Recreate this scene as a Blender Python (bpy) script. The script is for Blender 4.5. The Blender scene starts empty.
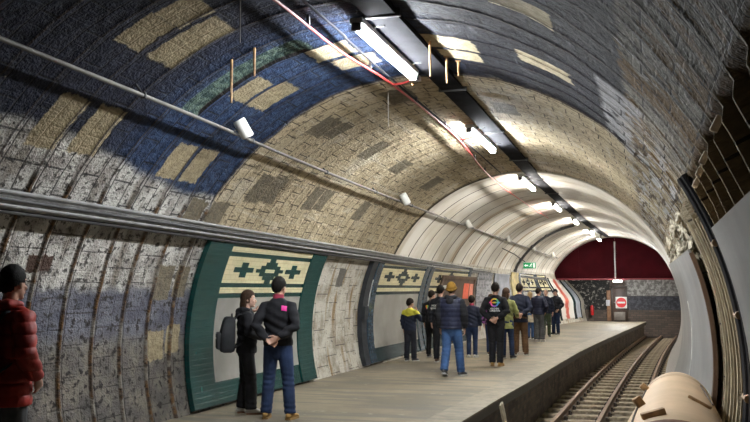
import bpy, bmesh, math, random
import numpy as np
from mathutils import Vector, Matrix, Quaternion, noise as mnoise
from mathutils.bvhtree import BVHTree
random.seed(7)
scene = bpy.context.scene
COL = scene.collection
PI = math.pi
RT = 3.35                      # tunnel radius
ZP = -0.888                    # platform level (z = 0 on the tunnel axis)
ZB = -1.78                     # track bed
ZR = -1.57                     # rail head
def cx(y): return 0.00113 * max(0.0, y - 14.0) ** 2          # the tunnel bends gently to the right
def inset(y): return 0.86 * (max(0.0, y - 22.0) / 17.2) ** 1.5
def sstep(x, a, b):
    if a == b: return float(x >= a)
    t = min(1, max(0, (x - a) / (b - a))); return t * t * (3 - 2 * t)

# ------------------------------------------------------------------ materials
class V:
    """a shader socket with arithmetic"""
    def __init__(s, g, sock): s.g = g; s.s = sock
    def _b(s, op, o, rev=False):
        a, b = (o, s) if rev else (s, o)
        return s.g.math(op, a, b)
    def __add__(s, o): return s._b('ADD', o)
    def __radd__(s, o): return s._b('ADD', o)
    def __sub__(s, o): return s._b('SUBTRACT', o)
    def __rsub__(s, o): return s._b('SUBTRACT', o, True)
    def __mul__(s, o): return s._b('MULTIPLY', o)
    def __rmul__(s, o): return s._b('MULTIPLY', o)
    def __truediv__(s, o): return s._b('DIVIDE', o)
class G:
    def __init__(s, name):
        s.m = bpy.data.materials.new(name); s.m.use_nodes = True
        s.t = s.m.node_tree; s.n = s.t.nodes; s.l = s.t.links
        s.b = s.n['Principled BSDF']
    def _in(s, inp, v):
        if isinstance(v, V): s.l.new(v.s, inp)
        elif isinstance(v, (tuple, list)):
            inp.default_value = tuple(v) + ((1.0,) if len(v) == 3 and len(inp.default_value) == 4 else ())
        else: inp.default_value = v
    def math(s, op, a, b=None, clamp=False):
        n = s.n.new('ShaderNodeMath'); n.operation = op; n.use_clamp = clamp
        s._in(n.inputs[0], a)
        if b is not None: s._in(n.inputs[1], b)
        return V(s, n.outputs[0])
    def abs(s, a): return s.math('ABSOLUTE', a)
    def max(s, a, b): return s.math('MAXIMUM', a, b)
    def min(s, a, b): return s.math('MINIMUM', a, b)
    def step(s, x, a, b):
        n = s.n.new('ShaderNodeMapRange'); n.interpolation_type = 'SMOOTHSTEP'
        if a > b: n.inputs[3].default_value, n.inputs[4].default_value = 1, 0; a, b = b, a
        s._in(n.inputs[0], x); n.inputs[1].default_value = a; n.inputs[2].default_value = b
        return V(s, n.outputs[0])
    def mix(s, f, a, b):
        n = s.n.new('ShaderNodeMix'); n.data_type = 'RGBA'
        s._in(n.inputs[0], f); s._in(n.inputs[6], a); s._in(n.inputs[7], b)
        return V(s, n.outputs[2])
    def comb(s, x, y, z=0.0):
        n = s.n.new('ShaderNodeCombineXYZ')
        for i, q in enumerate((x, y, z)): s._in(n.inputs[i], q)
        return V(s, n.outputs[0])
    def coords(s, kind='Object'):
        n = s.n.new('ShaderNodeTexCoord'); return V(s, n.outputs[kind])
    def sep(s, v):
        n = s.n.new('ShaderNodeSeparateXYZ'); s._in(n.inputs[0], v)
        return [V(s, o) for o in n.outputs]
    def noise(s, scale, detail=4.0, vec=None, rough=0.55):
        n = s.n.new('ShaderNodeTexNoise'); n.inputs['Scale'].default_value = scale
        n.inputs['Detail'].default_value = detail; n.inputs['Roughness'].default_value = rough
        if vec is not None: s._in(n.inputs['Vector'], vec)
        return V(s, n.outputs['Fac'])
    def voronoi(s, scale, vec=None, out='Distance'):
        n = s.n.new('ShaderNodeTexVoronoi'); n.inputs['Scale'].default_value = scale
        if vec is not None: s._in(n.inputs['Vector'], vec)
        return V(s, n.outputs[out])
    def brick(s, vec, bw, rh, mortar=0.012, smooth=0.1, c1=(1, 1, 1), c2=(1, 1, 1)):
        n = s.n.new('ShaderNodeTexBrick'); s._in(n.inputs['Vector'], vec)
        n.inputs['Scale'].default_value = 1.0
        n.inputs['Mortar Size'].default_value = mortar; n.inputs['Mortar Smooth'].default_value = smooth
        n.inputs['Brick Width'].default_value = bw; n.inputs['Row Height'].default_value = rh
        s._in(n.inputs['Color1'], c1); s._in(n.inputs['Color2'], c2)
        return V(s, n.outputs['Fac']), V(s, n.outputs['Color'])
    def bump(s, h, strength=0.4, dist=0.01):
        n = s.n.new('ShaderNodeBump'); n.inputs['Strength'].default_value = strength
        n.inputs['Distance'].default_value = dist; s._in(n.inputs['Height'], h)
        s.l.new(n.outputs[0], s.b.inputs['Normal'])
    def set(s, **k):
        for a, v in k.items(): s._in(s.b.inputs[a.replace('_', ' ')], v)
        return s.m

_M = {}
def mat(name, col, rough=0.7, var=0.25, scale=6.0, bump=0.0, bscale=60.0, metal=0.0, spec=0.5):
    if name in _M: return _M[name]
    g = G(name); P = g.coords()
    n = g.noise(scale, 5, P)
    dark = tuple(c * (1 - var) for c in col); lite = tuple(min(1, c * (1 + var)) for c in col)
    g.set(Base_Color=g.mix(g.step(n, .3, .7), dark, lite), Roughness=rough, Metallic=metal)
    g.b.inputs['Specular IOR Level'].default_value = spec
    if bump: g.bump(g.noise(bscale, 3, P), bump, 0.01)
    _M[name] = g.m; return g.m
def emit(name, col, strength):
    if name in _M: return _M[name]
    g = G(name); g.set(Base_Color=col, Emission_Color=col, Emission_Strength=strength); _M[name] = g.m; return g.m

def tile_mat(name, col, var, tw=0.15, th=0.075, grout=(.02, .03, .03), rough=0.25, horiz=True):
    """glazed tiles; the mesh carries UV = metres along the tunnel and metres of arc"""
    g = G(name); uv = g.coords('UV')
    f, c = g.brick(uv, tw, th, 0.003, 0.1, tuple(x * (1 - var) for x in col), tuple(min(1, x * (1 + var)) for x in col))
    n = g.noise(2.5, 4, uv)
    colr = g.mix(f, c, grout)
    colr = g.mix(g.step(n, .45, .75) * 0.35, colr, tuple(x * 0.55 for x in col))
    g.set(Base_Color=colr, Roughness=rough)
    g.bump(1.0 - f, 0.4, 0.004)
    return g.m

def vault_material():
    g = G('old_lining')
    u, v, _ = g.sep(g.coords('UV'))          # u = metres along the tunnel, v = degrees round the ring / 100
    v = v * 100.0
    arc = v * (RT * PI / 180)
    P = g.comb(u, arc, 0.0)
    nl = g.noise(0.9, 5, P); nm = g.noise(3.0, 5, P, .6); nh = g.noise(11.0, 5, P, .65); nf = g.noise(38.0, 3, P)
    nst = g.noise(1.0, 4, g.comb(u * 5.0, arc * 0.55))      # streaks that run round the ring
    nsx = g.noise(1.0, 4, g.comb(u * 0.8, arc * 7.0))
    uu = u + (nm - 0.5) * 0.16
    vv = v + (nm - 0.5) * 4.0
    vl = v + (nl - 0.5) * 7.0 + (nh - .5) * 4
    # brick / tile joints: rows along the ring
    fb, cb = g.brick(g.comb(arc + 0.17, u - 0.07), 0.56, 0.274, 0.011, 0.25, (0, 0, 0), (1, 1, 1))
    fb2, cb2 = g.brick(g.comb(arc + 0.3, u - 0.07), 0.42, 0.274, 0.009, 0.3, (0, 0, 0), (1, 1, 1))
    tone = g.sep(cb)[0]
    # ---- paints
    white = g.mix(g.step(nm, .38, .66), (.54, .525, .485), (.27, .25, .225))
    white = g.mix(g.step(nst, .50, .68) * .8, white, (.17, .145, .115))
    white = g.mix(g.step(nh, .535, .60) * .9, white, (.03, .027, .024))
    white = g.mix(g.step(g.noise(19.0, 6, P, .7), .57, .62), white, (.05, .045, .04))
    navy = g.mix(g.step(nh, .35, .65), (.005, .0065, .015), (.019, .023, .043))
    navy_lit = g.mix(g.step(nh, .35, .65), (.007, .015, .040), (.028, .052, .112))
    navy = g.mix(g.step(uu, 7.1, 8.0) * g.step(vl, 75.0, 88.0), navy, navy_lit)  # lamplight put into the colour: brighter blue by the first tube, darker before it
    navy = g.mix(g.step(g.noise(24.0, 4, P, .7), .62, .68) * .6, navy, (.10, .12, .16))
    slate = g.mix(g.step(nh, .35, .65), (.005, .0055, .010), (.020, .021, .031))
    slate = g.mix(g.step(nm, .58, .68) * .5, slate, (.10, .10, .105))
    navy = g.mix(g.step(vl, 86.0, 74.0), navy, slate)
    cream = g.mix(g.step(nm, .32, .68), (.56, .465, .31), (.42, .34, .215))
    cream = g.mix(tone * .35, cream, (.33, .28, .19))
    cream = g.mix(g.step(nst, .50, .72) * .75, cream, (.19, .145, .085))
    cream = g.mix(g.step(nh, .54, .61) * .8, cream, (.10, .078, .05))
    cream = g.mix(g.step(g.noise(22.0, 5, P, .7), .57, .63) * .7, cream, (.08, .06, .04))
    cream = g.mix(g.step(nsx, .56, .66) * .35, cream, (.60, .56, .46))
    cream = g.mix(g.step(nl, .58, .68) * .4, cream, (.52, .48, .40))
    plaster = g.mix(g.step(nm, .3, .7), (.21, .195, .165), (.12, .112, .098))
    plaster = g.mix(g.step(nl + (nst - .5) * .7, .49, .56), plaster, (.135, .082, .028))
    plaster = g.mix(g.step(g.noise(5.0, 6, P, .75), .56, .60) * .8, plaster, (.30, .285, .25))
    plaster = g.mix(g.step(nh, .55, .63), plaster, (.04, .035, .03))
    flake = g.mix(g.step(nst, .42, .58), (.30, .255, .165), (.115, .072, .027))
    flake = g.mix(g.step(g.noise(4.0, 6, P, .7), .50, .56), flake, (.33, .33, .33))
    flake = g.mix(g.step(nsx, .56, .62), flake, (.06, .043, .025))
    band = g.mix(g.step(nm, .35, .65), (.080, .083, .108), (.145, .145, .170))
    band = g.mix(g.step(nh, .53, .60), band, (.03, .027, .027))
    band = g.mix(g.step(nf, .64, .7) * g.step(nm, .45, .6), band, (.46, .45, .42))
    grime = g.mix(g.step(nm, .35, .65), (.17, .15, .125), (.085, .08, .075))
    grime = g.mix(g.step(nh, .53, .61), grime, (.025, .022, .02))
    panelw = g.mix(g.step(g.noise(0.8, 3, P), .35, .65), (.74, .72, .67), (.60, .57, .50))
    panelw = g.mix(g.step(g.noise(1.0, 3, g.comb(u * 2.2, arc * .25)), .52, .62) * .55, panelw, (.44, .37, .25))
    iron = g.mix(g.step(nm, .3, .7), (.07, .045, .022), (.16, .10, .05))
    iron = g.mix(g.step(g.abs(g.math('FRACT', (u + 0.034) / 0.548) - 0.062) * .548, .034, .02), iron, (.36, .28, .17))
    beige = g.mix(g.step(nst, .4, .65), (.30, .255, .175), (.19, .15, .095))
    beige = g.mix(g.step(nh, .60, .68), beige, (.07, .05, .03))
    # ---- zones
    c = white
    c = g.mix(g.step(vv, 166.0, 168.0) * g.step(vl, 182.0, 176.0), c, band)
    c = g.mix(g.step(vl, 174.5, 180.0), c, grime)
    c = g.mix(g.step(uu, 14.3, 14.4) * g.step(vl, 186, 193), c, (.21, .185, .15))
    topb = g.step(uu, 6.5, 9.3) * 6.0                      # the navy paint comes lower further in
    c = g.mix(g.step(vl - topb, 140.5, 138.0) , c, navy)
    c = g.mix(g.step(vv + (nh - .5) * 3.0, 44.5, 43.0), c, plaster)
    wp = g.step(vv, 50.0, 48.5) * g.step(uu, 7.2, 7.35) * g.step(nm, .40, .46)
    c = g.mix(wp * g.step(vv, 40, 41), c, (.27, .27, .28))
    edge = u + (nl - .5) * .25 + (nh - .5) * .12
    mid = g.step(edge, 9.86, 9.95) * g.step(v, 153.5, 152.5)
    c = g.mix(mid, c, cream)
    midw = g.step(u, 14.3, 14.45) * g.step(v, 152.5, 153.5)
    white2 = g.mix(g.step(nm, .4, .66), (.50, .475, .41), (.30, .265, .205))
    white2 = g.mix(g.step(nh, .60, .68), white2, (.05, .045, .035))
    white2 = g.mix(g.step(nst, .56, .66) * .8, white2, (.23, .135, .04))
    c = g.mix(midw, c, white2)
    c = g.mix(g.step(uu, 6.8, 9.3) * g.step(vl, 46.0, 41.5), c, flake)
    c = g.mix(g.step(u, 6.25, 6.35) * g.step(vl, 31.0, 29.0), c, beige)
    c = g.mix(g.step(u, 7.9, 7.5) * g.step(vv, 31.0, 29.5), c, iron)
    # joints
    jm = g.step(u, 18.66, 18.6)
    c = g.mix(fb2 * jm * mid * g.step(nm, .22, .42), c, (.05, .037, .024))
    c = g.mix(fb * g.step(v, 153.0, 152.0) * (1.0 - mid) * .8, c, (.012, .012, .014))
    fw, _c = g.brick(g.comb(arc, u - 0.07), 0.34, 0.548, 0.008, 0.3)
    c = g.mix(fw * g.step(v, 152.0, 153.0) * jm * g.step(nm, .38, .52) * .9, c, (.035, .03, .028))
    # plaster patches, one ring wide
    def patch(c, uc, vc, hu, hv, colr):
        d = g.max(g.abs(u + (nh - .5) * .10 + (nm - .5) * .07 - uc) / hu, g.abs(v + (nh - .5) * 2.0 + (nm - .5) * 1.6 - vc) / hv)
        return g.mix(g.step(d, 1.04, .94), c, colr)
    tan = g.mix(g.step(nh, .35, .65), (.33, .27, .165), (.215, .175, .105))
    tan2 = g.mix(g.step(nh, .35, .65), (.185, .155, .105), (.12, .10, .07))
    pale = g.mix(g.step(nh, .35, .65), (.50, .43, .29), (.36, .30, .19))
    for a in ((6.42, 137.6, .20, 5.2), (6.98, 137.2, .21, 5.0), (8.58, 138.8, .20, 4.2), (9.06, 138.5, .20, 4.4),
              (6.36, 117.6, .20, 3.6), (6.40, 110.6, .22, 3.4), (6.92, 114.8, .23, 6.4), (8.53, 118.2, .20, 3.6), (9.0, 117.2, .22, 4.6)):
        c = patch(c, *a, tan)
    for a in ((8.48, 100.6, .22, 4.0), (8.98, 98.6, .22, 4.2), (8.50, 78.4, .23, 5.0), (8.98, 78.0, .21, 4.0), (8.30, 60.2, .24, 5.0), (6.42, 60.0, .22, 5.0)):
        c = patch(c, *a, pale)
    for a in ((9.62, 149.3, .2, 3.4), (10.1, 148.6, .22, 3.4), (10.8, 139.8, .21, 4.2), (11.25, 139.2, .21, 4.0), (10.7, 118.0, .24, 3.6), (11.15, 117.0, .2, 3.2),
              (10.7, 98.4, .35, 3.4), (12.7, 138.9, .21, 3.8), (13.15, 138.4, .2, 3.6), (12.85, 117.6, .24, 4.2), (15.1, 138.5, .22, 3.6), (14.6, 118.4, .3, 3.4), (17.0, 119.0, .3, 4), (11.7, 77, .35, 3)):
        c = patch(c, *a, tan2)
    for a in ((9.55, 165.6, .18, 3.9), (9.93, 165.2, .13, 3.6)): c = patch(c, *a, tan2)
    for a in ((9.55, 179.2, .18, 3.1), (9.92, 178.0, .14, 3.1)): c = patch(c, *a, tan)
    c = patch(c, 7.15, 162.6, .19, 1.6, (.06, .035, .025))
    c = patch(c, 15.9, 163.0, .2, 3.2, (.12, .11, .095))
    # the corroded segment with its paint gone
    teal = g.mix(g.step(nh, .44, .58), (.026, .050, .047), (.10, .14, .11))
    teal = g.mix(g.step(nh, .62, .68), teal, (.03, .018, .012))
    tw = g.step(g.abs(u - 8.05 + (nh - .5) * .06), .20, .15) * g.step(g.abs(vv - 115.5), 13.5, 12.6)
    c = g.mix(tw, c, teal)
    # ring flanges: rust where the paint has gone
    ring = g.abs(g.math('FRACT', (u + 0.034) / 0.548 + 0.0) - 0.062) * 0.548
    rmask = g.step(ring + (nh - .5) * .03, .036, .016) * g.step(u, 9.95, 9.85)
    rust = g.mix(g.step(nh, .4, .62), (.028, .018, .013), (.13, .065, .02))
    rust = g.mix(g.step(nm, .5, .6), rust, (.20, .18, .15))
    dark = g.mix(g.step(nh, .35, .65), (.010, .010, .014), (.04, .026, .018))
    c = g.mix(rmask * g.step(v, 146, 149) * .92, c, rust)
    rthin = g.step(ring + (nh - .5) * .012, .020, .009) * g.step(u, 9.95, 9.85)
    c = g.mix(rthin * g.step(v, 149, 146) * g.step(v, 28, 32) * .85, c, dark)
    # far lining: smooth white sheets with dark joints
    far = g.step(u, 18.62, 18.66)
    ju = g.abs(g.math('FRACT', (u - 18.66) / 1.12) - 0.5) * 1.12       # joint when ~0.56
    joint = g.step(ju, .520, .538)
    pw = g.mix(joint * g.step(v, 96, 106), panelw, (.035, .032, .026))
    fl = g.mix(g.step(v, 152.5, 153.5), pw, white2)
    fl = g.mix(g.step(v, 24, 20) , fl, (.36, .35, .33))
    c = g.mix(far, c, fl)
    for uc, hw in ((24.1, .16), (26.9, .2), (31.0, .14)):
        c = g.mix(g.step(g.abs(u - uc), hw + .02, hw) * g.step(v, 92, 100) * g.step(v, 153, 152) * .8, c, (.33, .235, .13))
    g.set(Base_Color=c, Roughness=g.mix(far, (.72, .72, .72), (.45, .45, .45)))
    g.b.inputs['Specular IOR Level'].default_value = .22
    h = (nh * 1.3 + nf * .7 + nm * .6) * (1.0 - far * .93) - (fb + fb2) * .35 * jm
    g.bump(h, .7, .04)
    return g.m

# ------------------------------------------------------------------ mesh helpers
def link(o, parent=None):
    COL.objects.link(o)
    if parent is not None: o.parent = parent
    return o
def obj(name, me, m=None, parent=None, smooth=True):
    if isinstance(me, bmesh.types.BMesh):
        d = bpy.data.meshes.new(name); me.to_mesh(d); me.free(); me = d
    o = bpy.data.objects.new(name, me)
    if m is not None:
        for q in (m if isinstance(m, (list, tuple)) else [m]): me.materials.append(q)
    if smooth:
        me.polygons.foreach_set('use_smooth', [True] * len(me.polygons))
        try: me.set_sharp_from_angle(angle=math.radians(38))
        except Exception: pass
    return link(o, parent)
def empty(name, loc=(0, 0, 0), rz=0.0):
    o = bpy.data.objects.new(name, None); o.empty_display_size = .1
    o.location = loc; o.rotation_euler = (0, 0, rz); return link(o)
def tag(o, label, cat, group=None, kind=None):
    o['label'] = label; o['category'] = cat
    if group: o['group'] = group
    if kind: o['kind'] = kind
    return o
def structure(o): o['kind'] = 'structure'; return o
def dup(root, label=None):
    def cp(o, parent):
        c = o.copy(); COL.objects.link(c); c.parent = parent
        for ch in list(o.children): cp(ch, c)
        return c
    r = cp(root, None)
    if label: r['label'] = label
    return r
def box(bm, c, s, rot=None, bev=0.0):
    """c centre, s full size"""
    r = bmesh.ops.create_cube(bm, size=1.0)
    vs = r['verts']
    for v in vs: v.co = Vector((v.co.x * s[0], v.co.y * s[1], v.co.z * s[2]))
    if bev:
        es = list({e for v in vs for e in v.link_edges})
        rr = bmesh.ops.bevel(bm, geom=es, offset=bev, segments=2, affect='EDGES', profile=.5)
        vs = list({v for f in rr['faces'] for v in f.verts} | {v for v in vs if v.is_valid})
    M = Matrix.Translation(Vector(c)) @ (rot.to_matrix().to_4x4() if isinstance(rot, Quaternion) else (rot.to_4x4() if rot is not None else Matrix()))
    bmesh.ops.transform(bm, matrix=M, verts=vs)
    return vs
def boxm(c, s, rot=None, bev=0.0):
    bm = bmesh.new(); box(bm, c, s, rot, bev); return bm
def frames(pts):
    """tangent, side, normal at each point of a path"""
    out = []
    ref = None
    for i in range(len(pts)):
        a = pts[max(0, i - 1)]; b = pts[min(len(pts) - 1, i + 1)]
        t = (b - a).normalized()
        if ref is None:
            ref = Vector((0, 1, 0)) if abs(t.y) < .8 else Vector((0, 0, 1))
        s = t.cross(ref)
        if s.length < 1e-4: s = t.orthogonal()
        s.normalize(); n = s.cross(t).normalized(); ref = n
        out.append((t, s, n))
    return out
def tube(bm, pts, rad, seg=10, cap=True, round_cap=False):
    """a swept tube; rad is one radius, a list, or a list of (side, depth) radii"""
    pts = [Vector(p) for p in pts]
    n = len(pts)
    if not isinstance(rad, (list, tuple)): rad = [rad] * n
    rad = [r if isinstance(r, (list, tuple)) else (r, r) for r in rad]
    fr = frames(pts)
    rings = []
    def ring(p, f, a, b):
        return [bm.verts.new(p + f[1] * (a * math.cos(2 * PI * k / seg)) + f[2] * (b * math.sin(2 * PI * k / seg))) for k in range(seg)]
    if round_cap:
        a, b = rad[0]; t = fr[0][0]; e = min(a, b)
        for q in (.25, .7): rings.append(ring(pts[0] - t * (e * math.sqrt(1 - q * q)), fr[0], a * q, b * q))
    for p, f, (a, b) in zip(pts, fr, rad): rings.append(ring(p, f, a, b))
    if round_cap:
        a, b = rad[-1]; t = fr[-1][0]; e = min(a, b)
        for q in (.7, .25): rings.append(ring(pts[-1] + t * (e * math.sqrt(1 - q * q)), fr[-1], a * q, b * q))
    for A, B in zip(rings, rings[1:]):
        for k in range(seg): bm.faces.new((A[k], A[(k + 1) % seg], B[(k + 1) % seg], B[k]))
    if cap:
        bm.faces.new(list(reversed(rings[0]))); bm.faces.new(rings[-1])
    return rings
def tubem(pts, rad, seg=10, **k):
    bm = bmesh.new(); tube(bm, pts, rad, seg, **k); bmesh.ops.recalc_face_normals(bm, faces=bm.faces[:]); return bm
def ellip(bm, c, r, rot=None, useg=16, vseg=10):
    q = bmesh.ops.create_uvsphere(bm, u_segments=useg, v_segments=vseg, radius=1.0)
    M = Matrix.Translation(Vector(c)) @ (rot.to_4x4() if rot is not None else Matrix()) @ Matrix.Diagonal((r[0], r[1], r[2], 1))
    bmesh.ops.transform(bm, matrix=M, verts=q['verts']); return q['verts']
def smooth_path(pts, n=8):
    """Catmull-Rom through the points"""
    P = [Vector(p) for p in pts]; P = [2 * P[0] - P[1]] + P + [2 * P[-1] - P[-2]]
    out = []
    for i in range(1, len(P) - 2):
        a, b, c, d = P[i - 1:i + 3]
        for k in range(n):
            t = k / n
            out.append(.5 * ((2 * b) + (c - a) * t + (2 * a - 5 * b + 4 * c - d) * t * t + (3 * b - a - 3 * c + d) * t ** 3))
    out.append(P[-2]); return out
def ring_pt(y, th, off=0.0, r=RT):
    a = math.radians(th); q = r - off
    w = sstep(th, 148, 180)
    return Vector((cx(y) + q * math.cos(a) + inset(y) * w, y, q * math.sin(a)))
def curved(cells, off, thick, nth=None, uvscale=True):
    """slab(s) that follow the ring; each cell is (y0, y1, th0, th1)"""
    bm = bmesh.new(); uvl = bm.loops.layers.uv.new('UVMap')
    for (y0, y1, t0, t1) in cells:
        nt = max(2, int(abs(t1 - t0) / 2.0) + 1); ny = max(1, int((y1 - y0) / .6))
        grid = {}
        for s, o in ((0, off + thick), (1, off)):
            for i in range(ny + 1):
                for j in range(nt + 1):
                    y = y0 + (y1 - y0) * i / ny; th = t0 + (t1 - t0) * j / nt
                    grid[s, i, j] = bm.verts.new(ring_pt(y, th, o))
        def uvof(i, j): return (y0 + (y1 - y0) * i / ny, (t0 + (t1 - t0) * j / nt) * RT * PI / 180)
        def face(ks):
            f = bm.faces.new([grid[k] for k in ks])
            for l, k in zip(f.loops, ks): l[uvl].uv = uvof(k[1], k[2])
        for i in range(ny):
            for j in range(nt):
                for s in (0, 1): face([(s, i, j), (s, i + 1, j), (s, i + 1, j + 1), (s, i, j + 1)])
        for j in range(nt):
            face([(0, 0, j), (0, 0, j + 1), (1, 0, j + 1), (1, 0, j)]); face([(0, ny, j), (0, ny, j + 1), (1, ny, j + 1), (1, ny, j)])
        for i in range(ny):
            face([(0, i, 0), (0, i + 1, 0), (1, i + 1, 0), (1, i, 0)]); face([(0, i, nt), (0, i + 1, nt), (1, i + 1, nt), (1, i, nt)])
    bmesh.ops.recalc_face_normals(bm, faces=bm.faces[:])
    return bm

# ------------------------------------------------------------------ the tunnel lining
VM = vault_material()
def vault_radius(y, th):
    r = RT
    jit = mnoise.noise(Vector((y * 2.3, th * .13, 0))) * .014 + mnoise.noise(Vector((y * 7, th * .4, 5))) * .006
    f = ((y + .034) / .548) % 1.0
    d = abs(f - .062) * .548
    rib = 1 - sstep(d, .012, .03)
    if y < 18.64:
        r += jit
        if y < 9.9:
            a = .028 if th > 146 else (.045 if th < 29 else (.005 if y < 7 else .009))
            r -= a * rib
            if th < 30:                                                     # bare iron segments: deep pans between flanges
                deep = (1 - sstep(th, 28, 30)) * (.075 if y < 7.6 else .045)
                r += deep * (1 - rib) 
                if y > 7.6: r -= .035 * (1 - sstep(abs(f - .55) * .548, .02, .04))
        else:
            r -= .010 * rib
            if th < 24: r += .03 * (1 - rib)
        r -= .03 * sstep(y, 9.85, 9.92)
        if 7.87 < y < 8.23 and 103 < th < 128: r += .03
    else:
        r = RT - .075
        g = abs((((y - 18.66) / 1.12) % 1.0) - .5) * 1.12
        r += .02 * sstep(g, .53, .55)
    return r
def vault(name, th0, th1, y0=-2.6, y1=46.4, dth=1.0):
    ys = []
    y = y0
    k0 = int(math.floor((y0) / .548))
    marks = set()
    for k in range(k0, int(9.95 / .548) + 1):
        b = k * .548
        for q in (-.030, -.020, -.012, .0, .012, .020, .030, .12, .19, .249, .267, .285, .303, .36, .44): marks.add(round(b + q, 4))
    y = 9.85
    while y < 18.64: marks.add(round(y, 4)); y += .0913
    marks |= {18.6, 18.639, 18.641}
    k = 18.66
    while k < y1 + 1.2:
        for q in (-.03, -.015, 0, .015, .03, .3, .56 - .03, .56 - .012, .56, .56 + .012, .56 + .03, .85): marks.add(round(k + q, 4))
        k += 1.12
    ys = [y0] + sorted(m for m in marks if y0 < m < y1) + [y1]
    ths = list(np.linspace(th0, th1, int((th1 - th0) / dth) + 1))
    verts, faces, uvs = [], [], []
    for y in ys:
        for th in ths:
            r = vault_radius(y, th); a = math.radians(th)
            verts.append((cx(y) + r * math.cos(a) + inset(y) * sstep(th, 148, 180), y, r * math.sin(a)))
            uvs.append((y, th / 100))
    n = len(ths)
    for i in range(len(ys) - 1):
        for j in range(n - 1):
            faces.append((i * n + j, i * n + j + 1, (i + 1) * n + j + 1, (i + 1) * n + j))
    me = bpy.data.meshes.new(name); me.from_pydata(verts, [], faces)
    uv = me.uv_layers.new(name='UVMap')
    idx = np.empty(len(me.loops), dtype=np.int32); me.loops.foreach_get('vertex_index', idx)
    uv.data.foreach_set('uv', np.array(uvs, dtype=np.float32)[idx].ravel())
    o = obj(name, me, VM)
    return structure(o)
vault('wall_right', -38, 42)
vault('ceiling', 42, 150)
vault('wall_left', 150, 197.5)

# ---- platform, track bed, end wall
def concrete():
    g = G('platform_concrete'); P = g.coords(); x, y, z = g.sep(P)
    n1 = g.noise(.7, 5, g.comb(x * .9, y * .8)); n2 = g.noise(3.5, 5, P, .6); n3 = g.noise(30, 4, P)
    n4 = g.noise(1.0, 3, g.comb(x * .35, y * 3.2))
    c = g.mix(g.step(n1, .35, .65), (.225, .185, .122), (.125, .105, .073))
    c = g.mix(g.step(n4, .50, .57) * .75, c, (.105, .096, .078))
    c = g.mix(g.step(n2, .60, .70) * .6, c, (.32, .29, .22))
    c = g.mix(g.step(n3, .62, .70) * .4, c, (.07, .06, .05))
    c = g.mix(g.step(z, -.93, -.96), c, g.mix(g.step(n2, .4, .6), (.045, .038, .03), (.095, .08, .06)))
    g.set(Base_Color=c, Roughness=.6); g.bump(n3 + n2 * .8, .35, .012); return g.m
EDGE = [(-2.6, .24), (5, .27), (10.65, .31), (13.1, .39), (15.4, .50), (19, .63), (23.2, .80), (27, 1.04), (30.4, 1.28), (35, 1.62), (40, 2.01), (45.3, 2.42)]
def edge_x(y):
    for (a, b), (c, d) in zip(EDGE, EDGE[1:]):
        if y <= c: return b + (d - b) * (y - a) / (c - a)
    return EDGE[-1][1]
CON = concrete()
def strip(name, ys, xl, xr, z0, z1, m, bev=0.0):
    bm = bmesh.new(); rows = []
    for y in ys:
        l, r = xl(y), xr(y)
        rows.append([bm.verts.new((l, y, z0)), bm.verts.new((r, y, z0)), bm.verts.new((r, y, z1)), bm.verts.new((l, y, z1))])
    for A, B in zip(rows, rows[1:]):
        for k in range(4): bm.faces.new((A[k], A[(k + 1) % 4], B[(k + 1) % 4], B[k]))
    bm.faces.new(rows[0]); bm.faces.new(rows[-1][::-1])
    bmesh.ops.recalc_face_normals(bm, faces=bm.faces[:])
    return obj(name, bm, m, smooth=False)
YS = [-2.6 + i * .6 for i in range(80)] + [45.5]
YS = [y for y in YS if y <= 45.5]
plat = structure(strip('floor', YS, lambda y: cx(y) - 3.36, lambda y: edge_x(y) - .46, ZB - .1, ZP, CON))
g = G('coping_stone'); P = g.coords(); _x, _y, _z = g.sep(P)
n = g.noise(5, 5, P, .65); nb = g.noise(35, 3, P)
fr = g.abs(g.math('FRACT', _y / 1.2) - .5)
c = g.mix(g.step(n, .35, .68), (.235, .20, .14), (.14, .12, .085))
c = g.mix(g.step(fr, .488, .496), c, (.06, .05, .04))
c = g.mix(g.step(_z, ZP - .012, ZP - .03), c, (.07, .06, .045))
g.set(Base_Color=c, Roughness=.6); g.bump(nb + n, .4, .012)
structure(strip('trim_1', YS, lambda y: edge_x(y) - .46, lambda y: edge_x(y), ZP - .14, ZP + .002, g.m))
g = G('riser_brick'); P = g.coords(); _x, _y, _z = g.sep(P)
f, cc_ = g.brick(g.comb(_y, _z), .24, .078, .008, .2, (.15, .108, .066), (.07, .05, .034))
n = g.noise(2, 5, P)
g.set(Base_Color=g.mix(g.step(n, .45, .65) * .6, g.mix(f, cc_, (.09, .08, .065)), (.018, .016, .014)), Roughness=.8); g.bump(1.0 - f, .4, .01)
structure(strip('trim_2', YS, lambda y: edge_x(y) - .46, lambda y: edge_x(y) - .13, ZB - .1, ZP - .14, g.m))
g = G('track_dirt'); P = g.coords()
n1 = g.noise(1.3, 5, P); n2 = g.noise(14, 5, P, .7); n3 = g.voronoi(16, P)
c = g.mix(g.step(n1, .35, .65), (.15, .125, .09), (.075, .062, .047))
c = g.mix(g.step(n2, .55, .65), c, (.16, .14, .11)); c = g.mix(g.step(n3, .25, .08) * .6, c, (.20, .18, .15))
g.set(Base_Color=c, Roughness=.9); g.bump(n2 + n3, .7, .04)
bm = bmesh.new()
rows = []
for i in range(160):
    y = -2.6 + i * (49.1 / 159)
    rows.append([bm.verts.new((edge_x(min(y, 45.4)) - .3 + (cx(y) + 3.1 - edge_x(min(y, 45.4)) + .3) * j / 14, y,
                 ZB + .05 * mnoise.noise(Vector((y * 1.4, j * .7, 0))) + .02 * mnoise.noise(Vector((y * 6, j * 3, 3))))) for j in range(15)])
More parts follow.
